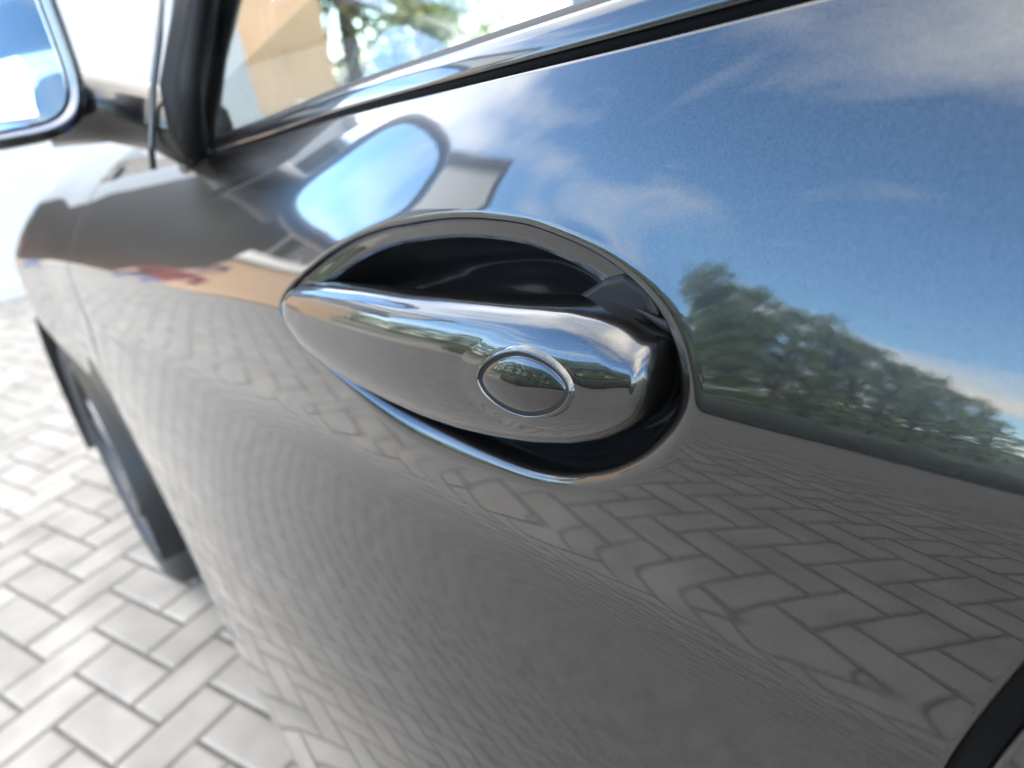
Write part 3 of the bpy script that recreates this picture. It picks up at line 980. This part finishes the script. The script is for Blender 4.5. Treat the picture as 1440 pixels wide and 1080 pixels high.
for k in range(5):
    a0 = 2 * math.pi * k / 5 + .35
    bm = bmesh.new()
    for da in (-.13, .13):
        r0, r1 = .05, .232
        a_in, a_out = a0 + da * .6, a0 + da
        p0 = Vector((math.cos(a_in) * r0, 0, math.sin(a_in) * r0)); p1 = Vector((math.cos(a_out) * r1, 0, math.sin(a_out) * r1))
        d = (p1 - p0); mid = (p0 + p1) / 2
        ang = math.atan2(d.z, d.x)
        add_box(bm, (WC[0] + mid.x, YF + .030, WC[1] + mid.z), (d.length, .03, .026), .006, Matrix.Rotation(-ang, 3, 'Y'))
    sp = bm_obj('spoke', bm, M['alloy'], wheel)
lathe_obj('hub_cap', [(.0, YF + .014), (.03, YF + .014), (.045, YF + .018), (.06, YF + .03), (.062, YF + .06)], M['alloy'], wheel, 40)
lathe_obj('brake_disc', [(.06, YF + .10), (.17, YF + .10), (.17, YF + .13), (.06, YF + .13)], M['darkchrome'], wheel, 48)
# dark liner inside the arch
lv = []
la = np.linspace(-.25, math.pi + .25, 40)
for a in la:
    for y in (YF - .015, YF + .36): lv.append((WC[0] + (AR + .004) * math.cos(a), y, WC[1] + (AR + .004) * math.sin(a)))
for a in la: lv.append((WC[0] + .02 * math.cos(a), YF + .36, WC[1] + .02 * math.sin(a)))
lf = [(2 * i, 2 * i + 1, 2 * i + 3, 2 * i + 2) for i in range(39)] + [(2 * i + 1, 80 + i, 80 + i + 1, 2 * i + 3) for i in range(39)]
cpart(pyd('wheel_arch_liner', lv, lf, M['black']))

# ------------------------------------------------------------------ door handle
HT = np.array([(-0.3725, 0.9590), (-0.3712, 0.9613), (-0.3667, 0.9671), (-0.3554, 0.9722), (-0.3226, 0.9775), (-0.2857, 0.9815), (-0.2486, 0.9847), (-0.2129, 0.9889), (-0.1834, 0.9924), (-0.1653, 0.9948), (-0.1522, 0.9962), (-0.14, 0.9964), (-0.1313, 0.9955), (-0.1241, 0.9934), (-0.1189, 0.9927), (-0.1168, 0.9908), (-0.1155, 0.9875), (-0.1150, 0.9825)])
HB = np.array([(-0.3725, 0.9588), (-0.3712, 0.9565), (-0.3665, 0.9497), (-0.3473, 0.9407), (-0.3249, 0.9368), (-0.2963, 0.9345), (-0.2635, 0.9347), (-0.2342, 0.9357), (-0.2083, 0.9382), (-0.1853, 0.9421), (-0.1649, 0.9466), (-0.1468, 0.9523), (-0.1338, 0.9583), (-0.1249, 0.9642), (-0.1190, 0.9698), (-0.1166, 0.9738), (-0.1154, 0.9772), (-0.1150, 0.9806)])
hx0, hx1 = -0.3705, -0.1150
tt = (1 - np.cos(np.linspace(0, math.pi, 181))) / 2
hx = hx0 + (hx1 - hx0) * tt
def gsm(y, k):
    ker = np.hanning(2 * k + 3)[1:-1]; ker /= ker.sum()
    return np.convolve(np.pad(y, (len(ker) // 2,), mode='reflect', reflect_type='odd'), ker, 'valid')
zt_ = gsm(np.interp(hx, HT[:, 0], HT[:, 1]), 3)
zb2 = gsm(np.interp(hx, HB[:, 0], HB[:, 1]), 3)
zt_ = np.maximum(zt_, zb2 + .0002)
zm = (zt_ + zb2) / 2; ha = (zt_ - zb2) / 2
proud = np.interp(hx, [-.3725, -.34, -.25, -.16, -.114], [.0065, .0075, .0085, .0085, .0080])
thick = np.interp(hx, [-.3725, -.34, -.25, -.16, -.125, -.114], [.007, .010, .013, .016, .016, .014])
Yfront = S(hx, zm) - proud
endr = np.clip(np.minimum((hx - hx0) / .012, (hx1 - hx) / .0035), 0, 1)
endf = np.sqrt(np.clip(1 - (1 - endr) ** 2, 0.0, 1))
bfr = thick * (.45 + .55 * endf)
Yc = Yfront + thick
EXP = 0.86
EXPT = 0.62
LEAN = 0.2
def front_y(x, z):
    i = np.interp(x, hx, np.arange(len(hx)))
    a_ = np.interp(x, hx, ha); c_ = np.interp(x, hx, zm); b_ = np.interp(x, hx, bfr); y_ = np.interp(x, hx, Yc)
    q = np.clip(np.abs((z - c_) / a_), 0, 1)
    ee = np.where(z > c_, EXPT, EXP)
    return y_ - b_ * (1 - q ** (2 / ee)) ** (ee / 2) + LEAN * (z - c_)
# lock cover frame
LC = np.array([-0.1624, 0.9732]); la_ = math.atan2(.0085, .0449)
LA, LB = 0.0216, 0.0093
e1 = np.array([math.cos(la_), math.sin(la_)]); e2 = np.array([-math.sin(la_), math.cos(la_)])
def rho(x, z, pw=1.75):
    u_ = (x - LC[0]) * e1[0] + (z - LC[1]) * e1[1]; v_ = (x - LC[0]) * e2[0] + (z - LC[1]) * e2[1]
    return (np.abs(u_ / LA) ** pw + np.abs(v_ / LB) ** pw) ** (1 / pw), u_, v_
def rise(rr):
    t = np.clip((1.85 - rr) / (1.85 - 1.08), 0, 1)
    return 0.0006 * t * t * (3 - 2 * t)
def yplane(x, z):
    return front_y(x, z) - rise(rho(x, z)[0])
nph = 128
ph = np.linspace(0, 2 * math.pi, nph + 1)[:-1]
cp, sp_ = np.cos(ph), np.sin(ph)
ex_ = np.where(sp_ > 0, EXPT, EXP)
sg = lambda c: np.sign(c) * np.abs(c) ** ex_
hX = np.repeat(hx[:, None], nph, 1)
hZ = zm[:, None] + ha[:, None] * sg(sp_)[None]
backth = thick * 1.0
hY = Yc[:, None] - np.where(cp[None] > 0, bfr[:, None], backth[:, None] * (.2 + .8 * endf[:, None])) * sg(cp)[None] + LEAN * (hZ - zm[:, None])
front = cp[None] > 0.05
rr_, u_, v_ = rho(hX, hZ)
hY = hY - np.where(front, rise(rr_), 0)
hv = np.stack([hX, hY, hZ], -1).reshape(-1, 3)
hf = []
n_ = len(hx)
for i in range(n_ - 1):
    for k in range(nph):
        k2 = (k + 1) % nph
        hf.append((i * nph + k, (i + 1) * nph + k, (i + 1) * nph + k2, i * nph + k2))
hf.append(tuple(range(nph))); hf.append(tuple((n_ - 1) * nph + k for k in range(nph))[::-1])
me = bpy.data.meshes.new('door_handle'); me.from_pydata([tuple(p) for p in hv], [], hf)
bmx = bmesh.new(); bmx.from_mesh(me); bmesh.ops.recalc_face_normals(bmx, faces=bmx.faces[:]); bmx.to_mesh(me); bmx.free()
handle = cpart(link('door_handle', me, M['paint']))

# lock cover: dark gap, raised rim, ridged cap
def lens_pts(r, n=120, pw=1.75):
    a = np.linspace(0, 2 * math.pi, n + 1)[:-1]
    c, s = np.cos(a), np.sin(a)
    q = (np.abs(c) ** pw + np.abs(s) ** pw) ** (-1 / pw)
    u = LA * r * c * q; v = LB * r * s * q
    return LC[0] + u * e1[0] + v * e2[0], LC[1] + u * e1[1] + v * e2[1], u, v
def off_ring(d):
    """outline grown by d metres"""
    x, z, u, v = lens_pts(1.0)
    t = np.c_[np.roll(u, -1) - np.roll(u, 1), np.roll(v, -1) - np.roll(v, 1)]
    t /= np.linalg.norm(t, axis=1, keepdims=True)
    nu, nvv = t[:, 1], -t[:, 0]
    uu_, vv_ = u + nu * d, v + nvv * d
    return LC[0] + uu_ * e1[0] + vv_ * e2[0], LC[1] + uu_ * e1[1] + vv_ * e2[1]
def lens_loft(name, prof_, m, closed_centre=False):
    v, f = [], []
    for d, h in prof_:
        x, z = off_ring(d)
        y = yplane(x, z) - h
        v.extend(zip(x, y, z))
    n = 120
    for i in range(len(prof_) - 1):
        for k in range(n):
            k2 = (k + 1) % n
            f.append((i * n + k, i * n + k2, (i + 1) * n + k2, (i + 1) * n + k))
    me = bpy.data.meshes.new(name); me.from_pydata([tuple(map(float, p)) for p in v], [], f)
    bmx = bmesh.new(); bmx.from_mesh(me); bmesh.ops.recalc_face_normals(bmx, faces=bmx.faces[:]); bmx.to_mesh(me); bmx.free()
    o = link(name, me, m, handle)
    return o
lens_loft('lock_gap', [(-.0012, .0002), (.0, .0003), (.0012, .0004)], M['rubber'])
lens_loft('lock_rim', [(.0008, .0000), (.0008, .0007), (.0010, .0010), (.0014, .0011), (.0018, .0009), (.0022, .0005), (.0026, .0001), (.0028, -.0003)], M['paint'])
v, f = [], []
nr = 26; n = 120
for j in range(nr + 1):
    r_ = 0.965 * math.sin(math.pi / 2 * j / nr)
    x, z, u, vv_ = lens_pts(max(r_, 1e-4))
    q = np.clip(r_ / .965, 0, 1)
    h = .0002 + .0010 * math.sqrt(max(0, 1 - q ** 2.6))
    ridge = .0006 * (1 - np.clip(np.abs(vv_) / (LB * .9), 0, 1)) * (1 - q ** 2)
    y = yplane(x, z) - h - ridge
    v.extend(zip(x, y, z))
for j in range(nr):
    for k in range(n):
        k2 = (k + 1) % n
        f.append((j * n + k, j * n + k2, (j + 1) * n + k2, (j + 1) * n + k))
me = bpy.data.meshes.new('lock_cap'); me.from_pydata([tuple(map(float, p)) for p in v], [], f)
bmx = bmesh.new(); bmx.from_mesh(me); bmesh.ops.recalc_face_normals(bmx, faces=bmx.faces[:]); bmx.to_mesh(me); bmx.free()
link('lock_cap', me, M['capm'], handle)

# rubber collar round the thick end of the handle
def end_arc(grow, dy, rad, name):
    pts = []
    m = hx > -0.134
    X_, T_, B_ = hx[m], zt_[m], zb2[m]
    ymid = S(X_, (T_ + B_) / 2)
    top = [(x, y, z) for x, y, z in zip(X_, ymid, T_)]
    bot = [(x, y, z) for x, y, z in zip(X_, ymid, B_)][::-1]
    ctr = np.array([-.150, 0, .977])
    for p in top[::3] + bot[::3]:
        d = np.array([p[0] - ctr[0], 0, p[2] - ctr[2]]); L_ = np.linalg.norm(d)
        k = (L_ + grow) / L_
        pts.append((ctr[0] + d[0] * k, p[1] + dy, ctr[2] + d[2] * k))
    nn0 = len(pts)
    rl = [rad * min(1, (.15 + q / 5), (.15 + (nn0 - 1 - q) / 5)) for q in range(nn0)]
    v, f = sweep(pts, rl, 10)
    o = pyd(name, v, f, M['rubber']); o.parent = handle
    return o
end_arc(.0022, .012, .0020, 'end_gasket')
end_arc(.0036, .020, .0026, 'end_gasket')
# rubber flap above the thick end
fpts = [(-.172, .1535, .988), (-.149, .1525, 1.002), (-.139, .1510, 1.0055), (-.129, .1490, 1.003), (-.1235, .1480, .996), (-.133, .1485, .987)]
fb = [(x, y + .012, z) for x, y, z in fpts]
fpts = fpts + fb
ff = [(0, 5, 4, 3, 2, 1)] + [(k, (k + 1) % 6, 6 + (k + 1) % 6, 6 + k) for k in range(6)]
fo = pyd('rubber_flap', fpts, ff, M['rubber'], smooth=False); fo.parent = door
md = fo.modifiers.new('bevel', 'BEVEL'); md.width = .0022; md.segments = 3
# ------------------------------------------------------------------ surroundings
def prism(name, foot, z0, z1, m, parent=None):
    n = len(foot)
    v = [(x, y, z0) for x, y in foot] + [(x, y, z1) for x, y in foot]
    f = [tuple(range(n, 2 * n)), tuple(range(n))[::-1]] + [(k, (k + 1) % n, n + (k + 1) % n, n + k) for k in range(n)]
    me = bpy.data.meshes.new(name); me.from_pydata(v, [], f)
    bmx = bmesh.new(); bmx.from_mesh(me); bmesh.ops.recalc_face_normals(bmx, faces=bmx.faces[:]); bmx.to_mesh(me); bmx.free()
    return link(name, me, m, parent, None, False)

# white wall ahead of the car
ww = empty('white_wall', (-5.9, .4, 0), 'plain white rendered wall standing ahead of the dark car', 'wall')
def wpart(o, r):
    o.parent = r; o.matrix_parent_inverse = Matrix.Translation(-r.location); return o
wpart(prism('wall_face', [(-5.75, .12), (-5.75, 2.3), (-6.05, 2.3), (-6.05, .12)], 0, 2.6, M['white']), ww)
wpart(prism('plinth', [(-5.72, .10), (-5.72, 2.32), (-6.08, 2.32), (-6.08, .10)], 0, .10, M['white']), ww)
wpart(prism('coping', [(-5.70, .08), (-5.70, 2.34), (-6.1, 2.34), (-6.1, .08)], 2.6, 2.68, M['greyp']), ww)

# long block added behind the car to keep the forecourt in the shade
sr = empty('shade_block', (5, 8, 0), 'long white block added behind the dark car to shade the paved forecourt', 'building')
wpart(prism('wall', [(0, 4.4), (16, 4.4), (16, 15), (0, 15)], 0, 12.4, M['white']), sr)
wpart(prism('roof_edge', [(-.2, 4.2), (16.2, 4.2), (16.2, 15.2), (-.2, 15.2)], 12.4, 12.8, M['darktrim']), sr)
for k in range(6):
    wpart(prism('window', [(.4 + 2.6 * k, 4.36), (.4 + 2.6 * k + 2.2, 4.36), (.4 + 2.6 * k + 2.2, 4.42), (.4 + 2.6 * k, 4.42)], .3, 3.6, M['pane']), sr)

st = empty('shade_tower', (-3.8, 7, 0), 'grey tower added to shade the white wall ahead of the car', 'tower')  # tall volume added out of view to keep the sun off the white wall
wpart(prism('wall', [(-5.2, 5.2), (-2.6, 5.2), (-2.6, 9), (-5.2, 9)], 0, 9.6, M['greyp']), st)
wpart(prism('roof_edge', [(-5.3, 5.1), (-2.5, 5.1), (-2.5, 9.1), (-5.3, 9.1)], 9.6, 9.85, M['darktrim']), st)
wpart(prism('window', [(-4.4, 5.16), (-3.4, 5.16), (-3.4, 5.22), (-4.4, 5.22)], 1.0, 8.6, M['pane']), st)

def oriented(p0, p1, depth):
    """footprint whose front edge runs p0->p1 and whose body lies away from the car"""
    p0, p1 = np.array(p0), np.array(p1)
    d = (p1 - p0) / np.linalg.norm(p1 - p0); n = np.array([-d[1], d[0]])
    if n @ (np.array([0, 0]) - p0) > 0: n = -n
    return [tuple(p0), tuple(p1), tuple(p1 + n * depth), tuple(p0 + n * depth)]

# white flat-roofed hall seen in the door's reflection, with a grey portal and sign in front
wh = empty('canopy', (-13, -6, 0), 'white flat canopy on thin posts mirrored in the door above the handle', 'canopy')
wpart(prism('roof_slab', oriented((-12.9, -5.9), (-14.8, -2.6), 5), 3.7, 5.3, M['white']), wh)
wpart(prism('roof_edge', oriented((-12.8, -6.0), (-14.75, -2.5), 5.2), 5.3, 5.5, M['darktrim']), wh)
wpart(prism('soffit_edge', oriented((-12.8, -6.0), (-14.75, -2.5), 5.2), 3.58, 3.7, M['darktrim']), wh)
for px_, py_ in ((-13.3, -5.8), (-14.8, -3.0), (-17.2, -7.9), (-18.8, -5.0)):
    wpart(prism('post', [(px_ - .08, py_ - .08), (px_ + .08, py_ - .08), (px_ + .08, py_ + .08), (px_ - .08, py_ + .08)], 0, 3.58, M['greyp']), wh)
gp_ = empty('grey_portal', (-11.5, -4.6, 0), 'grey entrance portal with dark frame and a white sign plate', 'portal')
P0, P1 = np.array((-11.3, -4.7)), np.array((-12.1, -3.1))
wpart(prism('panel', oriented(P0, P1, .5), 2.2, 3.75, M['greyp']), gp_)
dd = (P1 - P0) / np.linalg.norm(P1 - P0)
wpart(prism('frame', oriented(P0 - dd * .22, P0, .6), 0, 3.95, M['darktrim']), gp_)
wpart(prism('frame', oriented(P1, P1 + dd * .22, .6), 0, 3.95, M['darktrim']), gp_)
wpart(prism('frame', oriented(P0, P1, .6), 3.75, 3.95, M['darktrim']), gp_)
nn_ = np.array([dd[1], -dd[0]])
if nn_ @ (-P0) < 0: nn_ = -nn_
q0 = P0 + dd * .7 + nn_ * .03; q1 = P0 + dd * 1.15 + nn_ * .03
for (a_, b_, z0, z1) in ((0, .05, 2.7, 3.2), (.4, .45, 2.7, 3.2), (.05, .4, 2.7, 2.76), (.05, .4, 3.14, 3.2), (.15, .3, 2.82, 3.06)):
    s0 = P0 + dd * (.7 + a_) + nn_ * .04; s1 = P0 + dd * (.7 + b_) + nn_ * .04
    wpart(prism('sign_stroke', oriented(s0, s1, .035), z0, z1, M['white']), gp_)

# tan house
def house(name, label, p0, p1, depth, hz, hr, win):
    r = empty(name, (p0[0], p0[1], 0), label, 'house')
    fp = oriented(p0, p1, depth)
    wpart(prism('wall', fp, 0, hz, M['tan']), r)
    c = np.mean(np.array(fp), 0)
    e = [np.array(q) + (np.array(q) - c) / np.linalg.norm(np.array(q) - c) * .5 for q in fp]
    m0, m1 = (np.array(fp[0]) + np.array(fp[3])) / 2, (np.array(fp[1]) + np.array(fp[2])) / 2
    v = [(q[0], q[1], hz - .1) for q in e] + [(m0[0] * .8 + m1[0] * .2, m0[1] * .8 + m1[1] * .2, hr), (m0[0] * .2 + m1[0] * .8, m0[1] * .2 + m1[1] * .8, hr)]
    f = [(0, 1, 5, 4), (1, 2, 5), (2, 3, 4, 5), (3, 0, 4), (3, 2, 1, 0)]
    me = bpy.data.meshes.new('roof'); me.from_pydata([tuple(map(float, q)) for q in v], [], f)
    bmx = bmesh.new(); bmx.from_mesh(me); bmesh.ops.recalc_face_normals(bmx, faces=bmx.faces[:]); bmx.to_mesh(me); bmx.free()
    wpart(link('roof', me, M['roof'], None, None, False), r)
    p0, p1 = np.array(p0), np.array(p1); d = (p1 - p0) / np.linalg.norm(p1 - p0)
    nn = np.array([d[1], -d[0]])
    if nn @ (-p0) < 0: nn = -nn
    for (a, b, z0, z1) in win:
        fr0 = prism('window', oriented(p0 + d * a + nn * .04, p0 + d * b + nn * .04, .06), z0, z1, M['white'])
        wpart(fr0, r)
        pn = prism('pane', oriented(p0 + d * (a + .08) + nn * .05, p0 + d * (b - .08) + nn * .05, .02), z0 + .08, z1 - .08, M['pane'])
        pn.parent = fr0
    return r
DARKC = mat('dark_cladding', (0.012, 0.0115, 0.011), rough=0.8, spec=0.1, var=0.1, vscale=2)
dh = empty('dark_hall', (-17, -3, 0), 'dark grey clad hall mirrored in the front wing', 'building')
wpart(prism('wall', oriented((-15.5, -4.9), (-16.2, .3), 8), 0, 5.2, DARKC), dh)
wpart(prism('roof_edge', oriented((-15.4, -5.0), (-16.1, .35), 8.2), 5.2, 5.4, M['darktrim']), dh)
tw = empty('garden_wall', (-11, -3, 0), 'tan garden wall with pale coping mirrored beside the handle recess', 'wall')
wpart(prism('wall', oriented((-10.4, -4.7), (-12.0, -2.0), .25), 0, 2.3, M['tan']), tw)
wpart(prism('coping', oriented((-10.35, -4.75), (-11.95, -1.95), .35), 2.3, 2.44, M['white']), tw)
house('tan_house', 'tan rendered house seen through the side window of the car', (-15.0, 4.3), (-14.0, 7.3), 7, 6.4, 8.6, [])

# trees
def leaf_cloud(clumps, n, size, seed):
    r = np.random.default_rng(seed)
    clumps = np.array(clumps)                                   # x,y,z,rx,rz
    wts = clumps[:, 3] ** 2 * clumps[:, 4]; wts /= wts.sum()
    ci = r.choice(len(clumps), n, p=wts)
    d = r.normal(size=(n, 3)); d /= np.linalg.norm(d, axis=1, keepdims=True)
    rad = r.uniform(.1, 1.0, n) ** .5 * (1 + .28 * np.abs(r.normal(size=n)))
    c = clumps[ci]
    P = c[:, :3] + d * rad[:, None] * np.c_[c[:, 3], c[:, 3], c[:, 4]]
    nrm = d + r.normal(size=(n, 3)) * .8; nrm /= np.linalg.norm(nrm, axis=1, keepdims=True)
    t = np.cross(nrm, r.normal(size=(n, 3))); t /= np.linalg.norm(t, axis=1, keepdims=True)
    b = np.cross(nrm, t)
    sz = size * r.uniform(.6, 1.3, n)[:, None]
    V = np.stack([P - t * sz - b * sz * .45, P + t * sz * .2 - b * sz * .55, P + t * sz + b * sz * .1, P - t * sz * .1 + b * sz * .6], 1).reshape(-1, 3)
    F = np.arange(4 * n).reshape(-1, 4)
    return V, F
def np_mesh(name, V, F, m):
    me = bpy.data.meshes.new(name)
    me.vertices.add(len(V)); me.vertices.foreach_set('co', V.astype(np.float32).ravel())
    me.loops.add(F.size); me.loops.foreach_set('vertex_index', F.astype(np.int32).ravel())
    me.polygons.add(len(F)); me.polygons.foreach_set('loop_start', (np.arange(len(F)) * 4).astype(np.int32))
    me.update(calc_edges=True)
    me.materials.append(m)
    return me
def tree_kind(h, seed, m, spread=1.0):
    r = np.random.default_rng(seed)
    V, F = [], []
    def limb(p, r0, r1):
        v, f = sweep(p, list(np.linspace(r0, r1, len(p))), 7)
        b = len(V); V.extend(v); F.extend(tuple(b + k for k in q) for q in f)
    top = h * .62
    limb([(0, 0, 0), (.05 * h * .2, 0, top * .4), (0, .03 * h, top * .75), (.02 * h, 0, top)], .028 * h, .010 * h)
    clumps = []
    for k in range(60):
        a = 2 * math.pi * k / 60 * 23.3 + r.uniform(-.3, .3)
        zz = h * (.03 + .89 * ((k + r.uniform(0, 1)) / 60) ** .9)
        rad = h * spread * (.36 * math.sin(math.pi * min(1, max(0, (zz / h - .02) / .97)) ** .8) + .03) * r.uniform(.4, 1.25)
        c = (rad * math.cos(a), rad * math.sin(a), zz)
        clumps.append((*c, h * r.uniform(.05, .105), h * r.uniform(.022, .055)))
        st = top * r.uniform(.35, .9)
        limb([(0, 0, st), (c[0] * .55, c[1] * .55, st * .4 + c[2] * .6), c], .008 * h, .002 * h)
    me_t = bpy.data.meshes.new('trunk'); me_t.from_pydata([tuple(v) for v in V], [], F)
    me_t.materials.append(M['bark'])
    lv_, lf_ = leaf_cloud(clumps, 7500, h * .0115, seed + 1)
    return me_t, np_mesh('crown', lv_, lf_, m)
KINDS = [tree_kind(8.0, 11, M['leaf']), tree_kind(8.0, 23, M['leaf2'], 1.15), tree_kind(8.0, 37, M['leaf'], .9)]
def plant(kind, x, y, h, rz, label, group):
    t = empty('broadleaf_tree', (x, y, 0), label, 'tree', group)
    t.rotation_euler = (0, 0, rz); s = h / 8.0; t.scale = (s, s, s)
    for nm, me_ in zip(('trunk', 'crown'), KINDS[kind]):
        o = bpy.data.objects.new(nm, me_); o.parent = t; COL.objects.link(o)
    return t
TR = [(40, 40, 9.0), (37.5, 41, 8.5), (34.6, 42, 8.6), (32.4, 44, 7.6), (30, 40, 7.6), (27.4, 42, 7.4), (25, 41, 6.9), (22.7, 40, 6.2), (20.4, 42, 5.9), (18, 41, 5.0), (15.8, 42, 4.3), (43.2, 42, 8.6), (46.4, 41, 7.4), (49.8, 43, 7.0), (53, 40, 6.0), (56.4, 42, 6.2), (60, 41, 5.6), (63.6, 42, 5.0), (67, 40, 5.2)]
ORD = ['rightmost', 'second', 'third', 'fourth', 'fifth', 'sixth', 'seventh', 'eighth', 'ninth', 'tenth', 'eleventh', 'twelfth', 'thirteenth',
       'fourteenth', 'fifteenth', 'sixteenth', 'seventeenth', 'eighteenth', 'leftmost']
TR.sort()
for k, (az, ds, h) in enumerate(TR):
    a = R(az)
    plant(k % 3, -ds * math.sin(a), -ds * math.cos(a), 1.12 * h + random.uniform(-.3, .3), random.uniform(0, 6.28),
          (f'{ORD[k]} broadleaf tree of the far row mirrored in the door' if k in (0, 18) else f'{ORD[k]} broadleaf tree from the right in the row mirrored in the door'), 'trees in the far row')
plant(1, -18.5, 10.2, 9.4, .4, 'tall broadleaf tree seen above the window ledge beside the tan house', None)
plant(0, -17.0, 11.6, 8.4, 1.9, 'lower broadleaf tree right of the tall one above the window ledge', None)
# hedge along the verge
hp = []
for q in range(90):
    t = q / 89
    hp.append((-9.5 + 17.5 * t, -6.7 + .2 * math.sin(q * .7), .33))
v, f = sweep(hp, [.41 + .06 * math.sin(k * 1.7) * math.cos(k * .6) for k in range(90)], 14)
hd = pyd('hedge', [(p[0], p[1], p[2]) for p in v], f, M['hedge'])
hd['label'] = 'long low dark hedge in front of the far row of trees'; hd['category'] = 'hedge'
# hills
hx_ = np.linspace(-420, 420, 90)
hv_ = []
for x in hx_:
    z = 9 + 5 * math.sin(x * .012 + 1) + 3 * math.sin(x * .031) + 1.2 * math.sin(x * .11)
    y = -330 + 40 * math.cos(x * .004)
    hv_ += [(x, y + 40, -1), (x, y, max(2, z * .75)), (x, y - 40, max(3, z)), (x, y - 120, -1)]
setting(pyd('hills', hv_, grid_faces(90, 4), M['hill']))

# ------------------------------------------------------------------ person in red top and jeans
def person(loc, rz, label):
    J = {'pelvis': (0, 0, .96, .125), 'belly': (0, .0, 1.10, .115), 'chest': (0, .01, 1.30, .135), 'neckb': (0, 0, 1.455, .07), 'neck': (0, .005, 1.53, .05), 'head': (0, .02, 1.64, .088), 'crown': (0, .015, 1.72, .07)}
    E_ = [('pelvis', 'belly'), ('belly', 'chest'), ('chest', 'neckb'), ('neckb', 'neck'), ('neck', 'head'), ('head', 'crown')]
    for s, n in ((-1, 'l'), (1, 'r')):
        J.update({n + 'hip': (s * .095, 0, .90, .10), n + 'knee': (s * .11, .02, .50, .062), n + 'ank': (s * .12, -.02, .10, .042), n + 'toe': (s * .14, .14, .045, .04),
                  n + 'sho': (s * .175, 0, 1.41, .065), n + 'elb': (s * .25, -.02, 1.13, .045), n + 'wri': (s * .24, .09, .90, .033), n + 'palm': (s * .235, .12, .83, .034)})
        E_ += [('pelvis', n + 'hip'), (n + 'hip', n + 'knee'), (n + 'knee', n + 'ank'), (n + 'ank', n + 'toe'), ('neckb', n + 'sho'), (n + 'sho', n + 'elb'), (n + 'elb', n + 'wri'), (n + 'wri', n + 'palm')]
        for q in range(4):
            kx = s * (.215 + .014 * q) ; ln_ = (.07, .078, .074, .06)[q]
            J[f'{n}f{q}a'] = (kx, .14, .80, .0105); J[f'{n}f{q}b'] = (kx, .135, .80 - ln_ * .6, .0095); J[f'{n}f{q}c'] = (kx, .12, .80 - ln_, .008)
            E_ += [(n + 'palm', f'{n}f{q}a'), (f'{n}f{q}a', f'{n}f{q}b'), (f'{n}f{q}b', f'{n}f{q}c')]
        J[n + 'th1'] = (s * .20, .15, .84, .012); J[n + 'th2'] = (s * .195, .165, .80, .010)
        E_ += [(n + 'palm', n + 'th1'), (n + 'th1', n + 'th2')]
    names = list(J)
    me = bpy.data.meshes.new('person')
    me.from_pydata([J[n][:3] for n in names], [(names.index(a), names.index(b)) for a, b in E_], [])
    o = bpy.data.objects.new('person', me); COL.objects.link(o)
    o.modifiers.new('skin', 'SKIN'); sl = o.modifiers.new('sub', 'SUBSURF'); sl.levels = 2; sl.render_levels = 2
    for i, n in enumerate(names): me.skin_vertices[0].data[i].radius = (J[n][3], J[n][3] * (.75 if n in ('belly', 'chest', 'pelvis') else 1))
    me.skin_vertices[0].data[0].use_root = True
    dg = bpy.context.evaluated_depsgraph_get()
    me2 = bpy.data.meshes.new_from_object(o.evaluated_get(dg))
    bpy.data.objects.remove(o)
    for m_ in ('skin', 'shirt', 'jeans', 'shoe'): me2.materials.append(M[m_])
    for p in me2.polygons:
        x, y, z = p.center
        if abs(x) > .19 and z < 1.14: i = 0
        elif z < .085: i = 3
        elif z < .98: i = 2
        elif z < 1.49: i = 1
        else: i = 0
        p.material_index = i
    b = link('person', me2)
    b.location = loc; b.rotation_euler = (0, 0, rz)
    b['label'] = label; b['category'] = 'person'
    bm = bmesh.new(); bmesh.ops.create_uvsphere(bm, u_segments=20, v_segments=12, radius=.103)
    for vtx in bm.verts: vtx.co = Vector((vtx.co.x * .95, vtx.co.y * 1.08 - .012, vtx.co.z * 1.0 + 1.685))
    bmesh.ops.delete(bm, geom=[vtx for vtx in bm.verts if vtx.co.y > .055 and vtx.co.z < 1.735 or vtx.co.z < 1.60], context='VERTS')
    bm_obj('hair', bm, M['hair'], b, smooth=True)
    for s in (-1, 1):
        bm = bmesh.new(); bmesh.ops.create_uvsphere(bm, u_segments=10, v_segments=8, radius=.011)
        for vtx in bm.verts: vtx.co += Vector((s * .033, .098, 1.655))
        bm_obj('eye', bm, M['shoe'], b, smooth=True)
    return b
person((-8.4, -1.42, 0), R(-70), 'person in a red top and blue jeans standing on the pavers')
